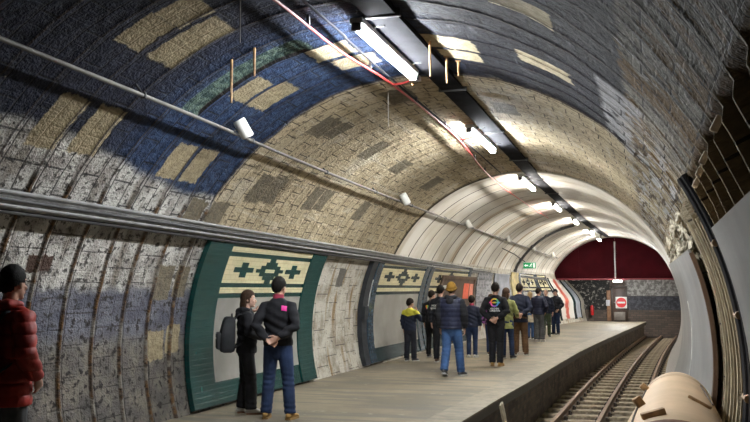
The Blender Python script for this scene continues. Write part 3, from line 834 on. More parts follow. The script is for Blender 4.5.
# ------------------------------------------------------------------ right side: sheets, hose, torn plaster, the tan tube
SHEET = mat('grey_sheet', (.25, .25, .245), .5, .14, 1.2, .08, 20)
def sheet_obj(lab, cells, off, th, m, joint=None):
    e = empty('curved_sheet', ring_pt(cells[0][0], cells[0][2], off)); tag(e, lab, 'lining sheet', 'grey sheets on the right wall')
    o = obj('sheet', curved(cells, off, th), m, e, smooth=False); o.location = -Vector(e.location)
    return e
def sloped_sheet(lab, corners, off, th, m):
    """corners: (y, theta) polygon, filled as a grid between its two long sides"""
    e = empty('curved_sheet', ring_pt(corners[0][0], corners[0][1], off)); loc = e.location.copy(); tag(e, lab, 'lining sheet', 'grey sheets on the right wall')
    (a, b, c, d) = corners                                   # a-b top edge (near to far), d-c bottom edge
    N, K = 14, 26; bm = bmesh.new(); G_ = {}
    for s, o_ in ((0, off), (1, off + th)):
        for i in range(N + 1):
            for j in range(K + 1):
                f = i / N; h = j / K
                y = (a[0] * (1 - f) + b[0] * f) * (1 - h) + (d[0] * (1 - f) + c[0] * f) * h
                t = (a[1] * (1 - f) + b[1] * f) * (1 - h) + (d[1] * (1 - f) + c[1] * f) * h
                # rounded outer corner at the top far edge
                G_[s, i, j] = bm.verts.new(ring_pt(y, t, o_) - loc)
    for i in range(N):
        for j in range(K):
            for s in (0, 1): bm.faces.new([G_[s, i, j], G_[s, i + 1, j], G_[s, i + 1, j + 1], G_[s, i, j + 1]])
    for j in range(K):
        for i in (0, N): bm.faces.new([G_[0, i, j], G_[0, i, j + 1], G_[1, i, j + 1], G_[1, i, j]])
    for i in range(N):
        for j in (0, K): bm.faces.new([G_[0, i, j], G_[0, i + 1, j], G_[1, i + 1, j], G_[1, i, j]])
    bmesh.ops.recalc_face_normals(bm, faces=bm.faces[:])
    obj('sheet', bm, m, e); return e, loc
sloped_sheet('large smooth grey sheet closest to the camera on the right wall', ((3.0, 21.4), (6.35, 21.4), (6.3, -30), (3.0, -30)), .12, .02, SHEET)
e, loc = sloped_sheet('tall grey curved sheet behind the tan tube on the right wall', ((10.0, 21.6), (14.7, 22.0), (14.9, -30), (10.3, -30)), .12, .02, SHEET)
o = obj('edge_board', curved([(9.93, 10.04, -30, 20.8)], .10, .045), mat('sheet_edge_brown', (.10, .055, .028), .7), e, smooth=False); o.location = -loc
e, loc = sloped_sheet('farther grey curved sheet with a white joint on the right wall', ((14.85, 22.2), (20.5, 23.4), (21.5, -30), (15.0, -30)), .10, .02, mat('grey_sheet_dark', (.23, .23, .225), .5, .14, 1.2, .08, 20))
o = obj('joint_strip', curved([(14.72, 14.86, -30, 10)], .135, .012), mat('joint_white', (.55, .55, .52), .5), e, smooth=False); o.location = -loc
# black hose bundle on the ring
e = empty('hose_bundle', ring_pt(7.6, -10, .05)); tag(e, 'black hose bundle curving down the right wall between bare ribs', 'hose'); loc = e.location.copy()
for i, (yy, r_, of) in enumerate(((7.55, .055, .03), (7.68, .05, .025), (7.44, .035, .02))):
    o = obj('hose', tubem([ring_pt(yy, 30.5 - k * 2.1, of) for k in range(29)], r_, 8), mat('hose_black', (.014, .015, .02), .45, .2, 6), e); o.location = -loc
for th in (20.0, 9.5, -2):
    o = obj('strap', tubem([ring_pt(7.45, th, .055), ring_pt(7.66, th, .055)], .034, 8), mat('strap_pale', (.42, .30, .20), .6), e); o.location = -loc
# wooden battens on the bare ribs, and pale plaster bits at the rib heads
for i, (y, lab) in enumerate(((4.36, 'pale plaster bit at the head of the ribs, nearest the camera'), (5.46, 'second pale plaster bit from the camera at the head of the bare ribs'), (6.0, 'third pale plaster bit from the camera at the head of the bare ribs'), (6.55, 'fourth pale plaster bit, above the black hose bundle'))):
    p = ring_pt(y + .2, 28.4 - .2 * i, .04)
    o = obj('plaster_bit', boxm((0, 0, 0), (.04, .08 + .02 * (i % 2), .085), None, .008), mat('pale_block', (.80, .68, .53), .7, .25, 8, .2, 30)); o.location = p; o.rotation_euler = (random.uniform(-.2, .2), math.radians(28), 0)
    tag(o, lab, 'plaster bit', 'plaster bits on the right wall ribs')
for i in range(6):
    y = 8.05 + i * .31
    o = obj('timber_batten', curved([(y, y + .06 + .02 * (i % 2), -29, 24 + (i % 3))], -.02, .07), mat('batten_%s' % ('a' if i % 2 else 'b'), (.34, .28, .18) if i % 2 else (.26, .205, .125), .75, .3, 6, .3, 25), smooth=False)
    tag(o, 'pale curved timber batten on the right wall between hose bundle and grey sheet', 'batten', 'curved battens on the right wall')
# torn plaster hanging at the start of the white lining
bm = bmesh.new()
rnd = random.Random(4)
for i in range(80):
    y = 10.2 + rnd.random() ** 1.3 * 8.5; th = 25.0 + rnd.uniform(-3.2, 4.0) - (y - 10) * .05
    p = ring_pt(y, th, .03); s = rnd.uniform(.035, .10)
    r = bmesh.ops.create_icosphere(bm, subdivisions=3, radius=s)
    for v in r['verts']:
        q = v.co.copy(); k = 1 + .9 * mnoise.noise(q * 22 + Vector((i, 0, 0)))
        v.co = p + Vector((q.x * .5 * k, q.y * 1.5 * k, q.z * 1.1 * k))
tag(obj('torn_plaster', bm, mat('torn_plaster_pale', (.48, .43, .33), .85, .4, 14, .6, 25)), 'ragged torn pale plaster clinging to the right haunch above the grey sheets', 'plaster', kind='stuff')
# tan tube
A = Vector((2.70, 6.3, -.64)); B = Vector((2.83, 10.2, -.47)); RA, RB_ = .50, .33
ax = (B - A).normalized(); L_ = (B - A).length
tb = empty('tan_tube', ((A + B) / 2)); loc = Vector(tb.location); tag(tb, 'big round tan tube with timber wedges lying along the right side of the track', 'tube')
TAN = mat('tan_board', (.60, .43, .265), .62, .10, 2.0, .12, 30)
def onl(o): o.location = -loc; return o
def rad_at(s): return RA + (RB_ - RA) * s / L_
ss = [0, .012, .05, .5, 1, 1.5, 2, 2.5, 3, L_ - .30, L_ - .16, L_ - .07, L_ - .015]
rs = [rad_at(0) - .03, rad_at(0) - .008] + [rad_at(q) for q in ss[2:-3]] + [rad_at(L_) - .002, rad_at(L_) - .012, rad_at(L_) - .05]
onl(obj('shell', tubem([A + ax * q for q in ss], rs, 56), TAN, tb))
sd = ax.cross(Vector((0, 0, 1))).normalized(); upv = sd.cross(ax)
def rp(s, a, off=0.0):
    a = math.radians(a); return A + ax * s + (sd * math.cos(a) + upv * math.sin(a)) * (rad_at(s) + off)
e0 = L_ - .62
onl(obj('end_band', tubem([A + ax * q for q in (e0, e0 + .03, e0 + .20, e0 + .23)], [rad_at(e0) + .001, rad_at(e0) + .006, rad_at(e0 + .2) + .006, rad_at(e0 + .23) + .001], 56), mat('tan_band', (.50, .36, .23), .6, .1, 3), tb))
onl(obj('rim', tubem([A + ax * q for q in (-.004, .05)], [rad_at(0) - .004, rad_at(0.05) + .005], 56), mat('rim_brown', (.16, .075, .04), .7), tb))
for pts_ in ([(0, 124), (.8, 130), (1.6, 134), (2.5, 137), (3.2, 140)], [(2.1, 40), (2.6, 45), (3.1, 50)]):
    onl(obj('strap', tubem(smooth_path([rp(s, a, .004) for s, a in pts_], 5), .009, 8), mat('strap_dark', (.05, .03, .018), .7), tb))
WEDGE = mat('wedge_timber', (.36, .215, .095), .65, .3, 10, .2, 30)
for s, a, (l, w, h), tw in ((.33, 106, (.17, .075, .045), 12), (1.42, 127, (.06, .10, .09), 20), (2.95, 138, (.06, .10, .08), 10), (1.39, 64, (.20, .035, .025), -14)):
    p = rp(s, a, h * .4); nrm = (p - (A + ax * s)).normalized()
    yv = (ax - nrm * ax.dot(nrm)).normalized(); xv = yv.cross(nrm)
    rm = Matrix((xv, yv, nrm)).transposed() @ Matrix.Rotation(math.radians(tw), 3, 'Z')
    onl(obj('wedge', boxm(p, (l, w, h), rm, .006), WEDGE, tb))
R_ = .46
for s in (.5, 3.2):
    p = A + ax * s; R_ = rad_at(s)
    bm = bmesh.new()
    box(bm, (p.x, p.y, p.z - R_ - .04), (.8, .12, .1), None, .008)
    for k in (-.3, .3): box(bm, (p.x + k * .6, p.y, (p.z - R_ - .08 + ZB) / 2 - .02), (.1, .1, p.z - R_ - .08 - ZB + .06), None, .008)
    box(bm, (p.x, p.y, ZB + .28), (.5, .05, .1), None, .006)
    onl(obj('trestle', bm, WOOD_OLD, tb))

# ------------------------------------------------------------------ people
TMP = bpy.data.scenes.new('workbench')
def remesh(bm, voxel, sm=2, fac=.5):
    me = bpy.data.meshes.new('tmp'); bmesh.ops.recalc_face_normals(bm, faces=bm.faces[:]); bm.to_mesh(me); bm.free()
    o = bpy.data.objects.new('tmp', me); TMP.collection.objects.link(o)
    m = o.modifiers.new('r', 'REMESH'); m.mode = 'VOXEL'; m.voxel_size = voxel; m.use_smooth_shade = True
    if sm: q = o.modifiers.new('s', 'SMOOTH'); q.iterations = sm; q.factor = fac
    vl = TMP.view_layers[0]; vl.update(); dg = vl.depsgraph
    out = bpy.data.meshes.new_from_object(o.evaluated_get(dg)); bpy.data.objects.remove(o); bpy.data.meshes.remove(me)
    return out
def cloth_mat(name, col, kind='plain'):
    if name in _M: return _M[name]
    g = G(name); P = g.coords(); n = g.noise(7, 4, P); f = g.noise(90, 2, P)
    c = g.mix(g.step(n, .3, .7), tuple(q * .75 for q in col), tuple(min(1, q * 1.25) for q in col))
    if kind == 'camo':
        v = g.voronoi(16, P, 'Color'); c = g.mix(g.step(g.sep(v)[0], .5, .55), (.03, .02, .04), col)
    if kind == 'jeans':
        c = g.mix(g.step(g.noise(3, 3, P), .5, .7) * .5, c, tuple(min(1, q * 1.7 + .01) for q in col))
    g.set(Base_Color=c, Roughness=.55 if kind == 'puffer' else .85); g.b.inputs['Specular IOR Level'].default_value = .3
    g.bump(f + n * 2, .25, .006); _M[name] = g.m; return g.m
def skin_mat(i):
    return mat('skin_tone_%s' % 'abc'[i], ((.50, .29, .21), (.42, .235, .165), (.56, .34, .26))[i], .5, .08, 9)
def V3(*a): return Vector(a)
ARMS = {  # elbow, wrist, hand direction, palm normal (for the right arm, x > 0; forward is +y)
    'hang': ((.235, -.03, 1.13), (.235, .05, .885), (0, .18, -1), (-1, 0, 0)),
    'behind': ((.255, -.13, 1.15), (.065, -.215, .985), (-.85, -.08, -.35), (0, -.9, .2)),
    'pocket': ((.285, -.08, 1.14), (.205, .085, .96), (-.35, .45, -.8), (-1, -.2, 0)),
    'front': ((.255, .0, 1.14), (.10, .21, 1.08), (-.75, .55, .1), (0, -.6, .7)),
    'raise': ((.27, .10, 1.17), (.12, .20, 1.40), (-.35, .05, .9), (-.6, -.7, 0)),
    'forward': ((.25, .04, 1.13), (.20, .27, 1.03), (-.1, 1, .0), (-1, 0, 0)),
    'strap': ((.30, -.05, 1.18), (.16, .13, 1.33), (-.5, .0, .85), (-.2, -.95, 0)),
    'back_swing': ((.25, -.13, 1.15), (.245, -.16, .90), (0, .1, -1), (-1, 0, 0)),
    'elbow_out': ((.36, -.10, 1.38), (.19, .10, 1.45), (-.8, .5, .1), (0, -.5, .8)),
}
def hand(bm, w, d, n, k, curl, side):
    d = Vector(d).normalized(); n = Vector(n); n = (n - d * n.dot(d)).normalized(); s = d.cross(n).normalized()
    if side < 0: s = -s
    # s points to the thumb side
    c = w + d * .045 * k
    tube(bm, [w - d * .025 * k, w + d * .01 * k, c, w + d * .085 * k], [(.024 * k, .020 * k), (.028 * k, .017 * k), (.038 * k, .015 * k), (.036 * k, .012 * k)], 12, round_cap=True) if abs(s.dot(frames([w, c])[0][1])) > .7 else \
        tube(bm, [w - d * .025 * k, w + d * .01 * k, c, w + d * .085 * k], [(.020 * k, .024 * k), (.017 * k, .028 * k), (.015 * k, .038 * k), (.012 * k, .036 * k)], 12, round_cap=True)
    for i, (off, ln) in enumerate(((.029, .070), (.0095, .078), (-.0100, .072), (-.0285, .056))):
        p = w + d * .078 * k + s * off * k
        pts = [p]; a = 0
        dd = d
        for q, seg in enumerate((.42, .32, .26)):
            a += curl * (.7 if q == 0 else 1.0)
            dd = (d * math.cos(a) + n * math.sin(a)).normalized()
            pts.append(pts[-1] + dd * ln * seg * k + s * off * .08 * k)
        tube(bm, pts, [.0095 * k, .009 * k, .0083 * k, .0068 * k], 8, round_cap=True)
    p = w + d * .022 * k + s * .024 * k
    td = (d * .62 + s * .62 + n * .48).normalized(); t2 = (d * .85 + s * .15 + n * .5).normalized()
    tube(bm, [p, p + td * .036 * k, p + td * .036 * k + t2 * .030 * k, p + td * .036 * k + t2 * .052 * k], [.014 * k, .0115 * k, .0100 * k, .0078 * k], 8, round_cap=True)

def person(label, x, y, H, face, jacket, trousers, shoes, hair, jkind='plain', arms=('hang', 'hang'), feet=((-.10, 0, 0, 8), (.10, 0, 0, 8)), head=(0, 0), w=1.0, hs=1.0, hairkind='short',
           hem=.84, vox=.011, skin=0, hood=None, collar=None, tkind='plain', beanie=None, cap=None, flare=1.0, extra=None, lean=0.0, sole=(.5, .5, .48), curl=.45):
    k = H / 1.75
    root = empty('person', (x, y, ZP), 0)
    root.rotation_euler = (0, 0, -math.radians(face))
    tag(root, label, 'person')
    S = lambda p: Vector((p[0] * k, p[1] * k, p[2] * k))
    L = lambda z: lean * max(0, z - .95)            # forward lean
    # --- body: one continuous surface
    bm = bmesh.new()
    hc = V3(0, .012 + L(1.62), 1.625)
    hr = Matrix.Rotation(-math.radians(head[0]), 3, 'Z') @ Matrix.Rotation(math.radians(head[1]), 3, 'X')
    def HP(px, py, pz): return S(hc + hr @ (Vector((px, py, pz)) * hs))
    hrx = hr
    K = k * hs
    tube(bm, [S((0, L(z) + yy, z)) for z, yy in ((.90, -.01), (1.0, -.005), (1.12, .0), (1.28, -.005), (1.40, -.015), (1.46, -.015))],
         [(.155 * w * k, .105 * w * k), (.15 * w * k, .10 * w * k), (.132 * w * k, .095 * w * k), (.155 * w * k, .105 * w * k), (.135 * w * k, .078 * w * k), (.07 * w * k, .055 * k)], 16, round_cap=True)
    tube(bm, [S((0, -.02 + L(1.42), 1.42)), S((0, -.012 + L(1.5), 1.50)), S(hc + Vector((0, -.01, -.05)))], [.062 * k, .054 * k, .052 * k], 12, round_cap=True)
    ellip(bm, HP(0, -.008, .018), (.076 * K, .097 * K, .108 * K), hrx)                  # skull
    ellip(bm, HP(0, .028, -.052), (.058 * K, .066 * K, .066 * K), hrx)                  # jaw
    ellip(bm, HP(0, .075, -.098), (.026 * K, .022 * K, .018 * K), hrx)                  # chin
    tube(bm, [HP(0, .086, .012), HP(0, .103, -.018), HP(0, .110, -.034)], [.009 * K, .012 * K, .015 * K], 8, round_cap=True)   # nose
    ellip(bm, HP(0, .082, .030), (.050 * K, .014 * K, .009 * K), hrx)                   # brow
    for s in (-1, 1): 
        ellip(bm, HP(s * .078, -.008, -.012), (.012 * K, .020 * K, .032 * K), hrx)      # ears
        ellip(bm, HP(s * .040, .070, -.030), (.020 * K, .018 * K, .020 * K), hrx)       # cheeks
    ellip(bm, HP(0, .094, -.066), (.026 * K, .010 * K, .010 * K), hrx)                  # lips
    joints = {}
    for s, mode in ((-1, arms[0]), (1, arms[1])):
        e, wv, d, n = ARMS[mode]
        sh = Vector((s * .175 * (w * .6 + .4), -.015 + L(1.385), 1.385)); e = Vector((s * e[0] * (w * .5 + .5), e[1] + L(e[2]), e[2])); wv = Vector((s * wv[0], wv[1] + L(wv[2]), wv[2]))
        if mode == 'behind': wv.z += .02 * s; wv.y -= .018 * s - .0
        d = (d[0] * s, d[1], d[2]); n = (n[0] * s, n[1], n[2])
        tube(bm, [S(sh), S(sh.lerp(e, .5)), S(e), S(e.lerp(wv, .4)), S(wv)], [.044 * w * k, .042 * w * k, .037 * w * k, .036 * w * k, .026 * k], 12, round_cap=True)
        hand(bm, S(wv), d, n, k * 1.0, curl, s)
        joints[s] = (sh, e, wv)
    legs = {}
    for s, (fx, fy, lift, yaw) in zip((-1, 1), feet):
        hip = Vector((s * .088, 0 + L(.92) * 0, .90)); an = Vector((fx, fy, .085 + lift))
        kn = hip.lerp(an, .5) + Vector((0, .012 + .12 * abs(fy) + lift * .55, .01))
        legs[s] = (hip, kn, an, yaw, lift)
        tube(bm, [S(hip), S(hip.lerp(kn, .5)), S(kn), S(kn.lerp(an, .35)), S(an)], [.082 * w * k, .068 * w * k, .052 * w * k, .053 * w * k, .036 * k], 12, round_cap=True)
        fd = Vector((math.sin(math.radians(yaw)) * s, math.cos(math.radians(yaw)), -.0 - (lift * 4)))
        tube(bm, [S(an + Vector((0, -.02, -.03))), S(an + fd * .07 + Vector((0, 0, -.045))), S(an + fd * .15 + Vector((0, 0, -.055)))], [.034 * k, .034 * k, .026 * k], 10, round_cap=True)
    obj('body', remesh(bm, min(vox, .0085), 1), skin_mat(skin), root)
    # face details
    for s in (-1, 1):
        bm = bmesh.new(); ellip(bm, HP(s * .031, .0835, .008), (.0135 * K, .0095 * K, .0085 * K), hrx, 10, 8); eo = obj('eye', bm, mat('eye_white', (.6, .58, .55), .3), root)
        bm = bmesh.new(); ellip(bm, HP(s * .031, .0915, .008), (.006 * K, .004 * K, .006 * K), hrx, 8, 6); obj('iris', bm, mat('iris_dark', (.03, .02, .015), .3), eo)
    bm = bmesh.new(); ellip(bm, HP(0, .101, -.066), (.023 * K, .006 * K, .007 * K), hrx, 10, 6); obj('mouth', bm, mat('lip', (.36, .13, .11), .5), root)
    # --- trousers
    bm = bmesh.new()
    tube(bm, [S((0, -.008, .84)), S((0, -.012, .90)), S((0, -.005, 1.0)), S((0, 0, 1.06))], [(.155 * w * k, .115 * w * k), (.178 * w * k, .132 * w * k), (.165 * w * k, .12 * w * k), (.155 * w * k, .11 * w * k)], 18, round_cap=True)
    for s in (-1, 1):
        hip, kn, an, yaw, lift = legs[s]
        h2 = hip + Vector((0, -.01, -.02)); bt = an + Vector((0, -.005, -.012))
        tube(bm, [S(h2), S(h2.lerp(kn, .45)), S(kn), S(kn.lerp(bt, .45)), S(bt)], [.096 * w * k, .088 * w * k, .071 * w * k * (flare * .5 + .5), .066 * w * k * flare, .062 * w * k * flare], 14)
    tm = remesh(bm, vox, 2)
    rnd_ = random.Random(len(label))
    nrm_ = [n.vector.copy() for n in tm.vertex_normals]
    for v, vn in zip(tm.vertices, nrm_):                        # folds at the knee and ankle
        z = v.co.z / k
        a = .0035 * k * (math.exp(-((z - .47) / .12) ** 2) + math.exp(-((z - .14) / .09) ** 2)) * math.sin(z * 95 + 3 * math.atan2(v.co.y, v.co.x) + len(label))
        v.co += vn * a
    obj('trousers', tm, trousers, root)
    # --- shoes
    for s in (-1, 1):
        hip, kn, an, yaw, lift = legs[s]
        yr = math.radians(yaw) * s
        M = Matrix.Translation(S(Vector((an.x, an.y, 0)))) @ Matrix.Rotation(-yr, 4, 'Z')
        if lift > 0: M = Matrix.Translation(S(Vector((an.x, an.y, lift)))) @ Matrix.Rotation(-yr, 4, 'Z') @ Matrix.Rotation(-math.radians(min(55, lift * 330)), 4, 'X')
        bm = bmesh.new()
        tube(bm, [(0, -.012 * k, .15 * k), (0, -.012 * k, .085 * k), (0, -.005 * k, .06 * k)], [.046 * k, .047 * k, .048 * k], 14)
        tube(bm, [(0, -.062 * k, .050 * k), (0, -.02 * k, .058 * k), (0, .06 * k, .052 * k), (0, .12 * k, .042 * k), (0, .175 * k, .036 * k)], [(.034 * k, .036 * k), (.040 * k, .044 * k), (.043 * k, .038 * k), (.047 * k, .028 * k), (.036 * k, .022 * k)], 14, round_cap=True)
        bmesh.ops.recalc_face_normals(bm, faces=bm.faces[:])
        bmesh.ops.transform(bm, matrix=M, verts=bm.verts[:])
        so = obj('shoe', remesh(bm, .009, 2), shoes, root)
        bm = bmesh.new(); prof = [(-.036, -.07), (.036, -.07), (.044, .0), (.047, .1), (.044, .16), (.026, .20), (-.026, .20), (-.044, .16), (-.047, .1), (-.044, .0)]
        lo = [bm.verts.new((a * k, b * k, 0)) for a, b in prof]; hi = [bm.verts.new((a * k, b * k, .024 * k)) for a, b in prof]
        bm.faces.new(lo[::-1]); bm.faces.new(hi)
        for i in range(10): bm.faces.new((lo[i], lo[(i + 1) % 10], hi[(i + 1) % 10], hi[i]))
        bmesh.ops.transform(bm, matrix=M, verts=bm.verts[:]); bmesh.ops.recalc_face_normals(bm, faces=bm.faces[:])
        obj('sole', bm, mat('sole_%02d' % int(sole[0] * 99), sole, .7), so)
    # --- jacket
    t = .012 if jkind != 'puffer' else .024
    bm = bmesh.new()
    tube(bm, [S((0, L(z) + yy, z)) for z, yy in ((hem, -.006), (hem + .06, -.006), (1.10, 0), (1.27, -.006), (1.375, -.014), (1.435, -.018), (1.495, -.018))],
         [((.172 * w + t) * k, (.128 * w + t) * k), ((.170 * w + t) * k, (.126 * w + t) * k), ((.158 * w + t) * k, (.118 * w + t) * k), ((.178 * w + t) * k, (.125 * w + t) * k), ((.172 * w + t) * k, (.105 * w + t) * k), ((.128 * w + t) * k, (.085 * w + t) * k), ((.062 + t * .6) * k, (.060 + t * .6) * k)], 20)
    for s in (-1, 1):
        sh, e, wv = joints[s]
        we = e.lerp(wv, .93)
        tube(bm, [S(sh + Vector((-s * .07, 0, .012))), S(sh + Vector((-s * .014, 0, .004))), S(sh.lerp(e, .5)), S(e), S(e.lerp(we, .5)), S(we)],
             [(.050 * w + t) * k, (.060 * w + t) * k, (.056 * w + t) * k, (.051 * w + t) * k, (.046 * w + t) * k, (.036 * w + t * .7) * k], 14, round_cap=False)
    jm = remesh(bm, vox, 5)
    nrm_ = [n.vector.copy() for n in jm.vertex_normals]
    for v, vn in zip(jm.vertices, nrm_):
        z = v.co.z / k
        if jkind == 'puffer':
            v.co += vn * ((.011 if vox < .0095 else .007) * k * (abs(math.sin(PI * z / .085)) ** .55 - .6))
        else:
            a = .006 * k * math.sin(z * 55 + 4 * math.atan2(v.co.y, v.co.x + .001) + len(label)) * (math.exp(-((z - 1.12) / .13) ** 2) + .35)
            v.co += vn * a
    if isinstance(jacket, tuple):       # yoke colour above a height
        jo = obj('jacket', jm, [jacket[0], jacket[1]], root)
        for p in jm.polygons:
            if p.center.z / k > jacket[2] + .05 * abs(p.center.x) / (.2 * k): p.material_index = 1
    else: jo = obj('jacket', jm, jacket, root)
    if collar:
        obj('collar', tubem([S((0, -.018 + L(1.47), 1.462)), S((0, -.016 + L(1.5), 1.50)), S((0, -.012 + L(1.53), 1.532))], [((.078) * k, .074 * k), (.070 * k, .066 * k), (.068 * k, .064 * k)], 18), collar, jo)
    if hood:
        bm = bmesh.new()
        tube(bm, [S((-.10, .0 + L(1.47), 1.475)), S((-.085, -.07 + L(1.47), 1.475)), S((0, -.115 + L(1.46), 1.45)), S((.085, -.07 + L(1.47), 1.475)), S((.10, .0 + L(1.47), 1.475))], [(.03 * k, .03 * k), (.045 * k, .045 * k), (.062 * k, .058 * k), (.045 * k, .045 * k), (.03 * k, .03 * k)], 12, round_cap=True)
        ellip(bm, S((0, -.125 + L(1.4), 1.40)), (.085 * k, .05 * k, .075 * k))
        obj('hood', remesh(bm, .010, 3), hood, jo)
    # --- hair or hat
    def shell(grow, front, side_z, nape, m, name, thick=.02, noise_=.004):
        bm = bmesh.new(); ellip(bm, (0, -.010, .020), (.076 + grow, .097 + grow, .108 + grow), None, 36, 26)
        dead = []
        for v in bm.verts:
            yy, zz = v.co.y, v.co.z
            f = sstep(yy, -.06, .075); lim = nape + (side_z - nape) * sstep(yy, -.085, -.01); lim = lim + (front - lim) * sstep(yy, .02, .07)
            if zz < lim: dead.append(v)
        bmesh.ops.delete(bm, geom=dead, context='VERTS')
        for v in bm.verts: v.co += v.co.normalized() * noise_ * mnoise.noise(v.co * 55)
        r = bmesh.ops.solidify(bm, geom=bm.faces[:], thickness=thick)
        for v in bm.verts: v.co = HP(*v.co)
        bmesh.ops.recalc_face_normals(bm, faces=bm.faces[:])
        return obj(name, bm, m, root)
    if beanie is not None:
        b = shell(.020, .035, .0, -.035, beanie, 'beanie', .02, .003)
        bm = bmesh.new()
        for v0 in (0,):
            pts = [HP(.094 * math.cos(a), -.008 + .115 * math.sin(a), .030 * math.sin(a) + .012) for a in np.linspace(0, 2 * PI, 33)]
            tube(bm, pts, .017 * K, 8)
        bmesh.ops.recalc_face_normals(bm, faces=bm.faces[:]); obj('turn_up', bm, beanie, b)
        shell(.006, .06, -.03, -.075, hair, 'hair', .012)
    elif cap is not None:
        c = shell(.013, .045, .02, -.005, cap, 'cap', .012, .0)
        bm = bmesh.new(); pr = [HP(.075 * math.cos(a), .075 + .075 * math.sin(a), .052 - .03 * math.sin(a)) for a in np.linspace(0, PI, 13)]
        up = [bm.verts.new(p) for p in pr]; dn = [bm.verts.new(p - Vector((0, 0, .006))) for p in pr]
        bm.faces.new(up); bm.faces.new(dn[::-1])
        for i in range(13): bm.faces.new((up[i], up[(i + 1) % 13], dn[(i + 1) % 13], dn[i]))
        bmesh.ops.recalc_face_normals(bm, faces=bm.faces[:]); obj('peak', bm, cap, c)
        shell(.004, .06, -.02, -.06, hair, 'hair', .010)
    elif hairkind == 'short':
        shell(.013, .062, -.008, -.075, hair, 'hair', .018, .007)
    elif hairkind == 'bald':
        shell(.004, .10, -.01, -.06, hair, 'hair', .008, .002)
    else:
        ho = shell(.014, .062, -.05, -.09, hair, 'hair', .018, .008)
        bm = bmesh.new()
        ln = {'long': -.30, 'bob': -.15}[hairkind]
        for i in range(9):
            a = -1.25 + i * 2.5 / 8
            px, py = .072 * math.sin(a), -.012 - .078 * math.cos(a)
            tube(bm, [HP(px, py, .05), HP(px * 1.12, py * 1.08 - .004, -.06), HP(px * 1.15, py * 1.05 - .01, ln * .6), HP(px * .95 + .006 * math.sin(i * 5), py * .95 - .005, ln + .03 * math.sin(i * 2.3))], [.022 * K, .025 * K, .024 * K, .012 * K], 8, round_cap=True)
        bm2 = remesh(bm, .008, 2); obj('hair_lengths', bm2, hair, ho)
    root['_k'] = k
    if extra: extra(root, jo, k)
    del root['_k']
    return root
def on_back(jo, bm, parent, name, m, off=.004, sign=-1):
    """press a flat x/z drawing onto the back (sign -1) of the jacket"""
    t = BVHTree.FromPolygons([v.co for v in jo.data.vertices], [p.vertices[:] for p in jo.data.polygons])
    for v in bm.verts:
        h = t.ray_cast(Vector((v.co.x, sign * 2, v.co.z)), Vector((0, -sign, 0)))
        v.co.y = (h[0].y if h[0] is not None else sign * .12) + sign * (off - v.co.y)
    return obj(name, bm, m, parent, smooth=False)
def text_bm(s, size, cx_, cz_):
    cu = bpy.data.curves.new('t', 'FONT'); cu.body = s; cu.size = size; cu.align_x = 'CENTER'; cu.align_y = 'CENTER'; cu.resolution_u = 2; cu.offset = size * .02
    o = bpy.data.objects.new('t', cu); TMP.collection.objects.link(o); vl = TMP.view_layers[0]; vl.update()
    me = bpy.data.meshes.new_from_object(o.evaluated_get(vl.depsgraph)); bpy.data.objects.remove(o); bpy.data.curves.remove(cu)
    bm = bmesh.new(); bm.from_mesh(me); bpy.data.meshes.remove(me)
    bmesh.ops.triangulate(bm, faces=bm.faces[:])
    for v in bm.verts: v.co = Vector((v.co.x + cx_, 0, v.co.y + cz_))
    return bm
INK = mat('white_print', (.80, .80, .80), .6, .05, 4)
RB = [mat('rainbow_%s' % n, c, .5, .05, 4) for n, c in (('orange', (.85, .28, .03)), ('yellow', (.80, .62, .05)), ('green', (.10, .50, .20)), ('blue', (.06, .30, .65)), ('violet', (.30, .10, .55)), ('pink', (.80, .08, .35)))]
def roundel(jo, parent, c, r0, r1, bar=True):
    bm = bmesh.new(); N = 36
    a_ = [bm.verts.new((c[0] + r0 * math.cos(2 * PI * i / N), 0, c[1] + r0 * math.sin(2 * PI * i / N))) for i in range(N)]
    b_ = [bm.verts.new((c[0] + r1 * math.cos(2 * PI * i / N), 0, c[1] + r1 * math.sin(2 * PI * i / N))) for i in range(N)]
    order = [3, 2, 0, 5, 4, 3]
    for i in range(N):
        f = bm.faces.new((a_[i], b_[i], b_[(i + 1) % N], a_[(i + 1) % N])); f.material_index = (2, 1, 0, 5, 4, 3)[int(i * 6 / N)]
    if bar:
        M_ = 10; w = r1 * 1.22; h = r1 * .17
        for i in range(M_):
            x0, x1 = -w + 2 * w * i / M_, -w + 2 * w * (i + 1) / M_
            vs = [bm.verts.new((c[0] + a, -.001, c[1] + b)) for a, b in ((x0, -h), (x1, -h), (x1, h), (x0, h))]
            bm.faces.new(vs).material_index = (5, 0, 1, 2, 3)[i * 5 // M_]
    return on_back(jo, bm, parent, 'roundel_print', RB)
def logo_print(root, jo, k):
    roundel(jo, jo, (0, 1.335 * k), .062 * k, .092 * k)
    for s, z in (('HIDDEN', 1.205), ('LONDON', 1.160)):
        on_back(jo, text_bm(s, .050 * k, 0, z * k), jo, 'back_print', INK)
def text_print(root, jo, k):
    for s, z in (('HIDDEN', 1.285), ('LONDON', 1.225)):
        on_back(jo, text_bm(s, .060 * k, -.07 * k, z * k), jo, 'back_print', INK)
def arm_print(root, jo, k):
    bm = bmesh.new(); rnd = random.Random(2)
    for i, (a, b) in enumerate(((-.03, .03), (0, .04), (.03, .03), (-.03, 0), (0, 0), (.03, 0), (-.015, -.03), (.012, -.03))):
        c = [(a - .017, b - .017), (a + .017, b - .017), (a + .017, b + .017), (a - .017, b + .017)]
        bm.faces.new([bm.verts.new(((-.08 + p) * k, 0, (1.31 + q) * k)) for p, q in c]).material_index = (0, 1, 2, 0, 1, 2, 5, 2)[i]
    on_back(jo, bm, jo, 'rainbow_print', RB)
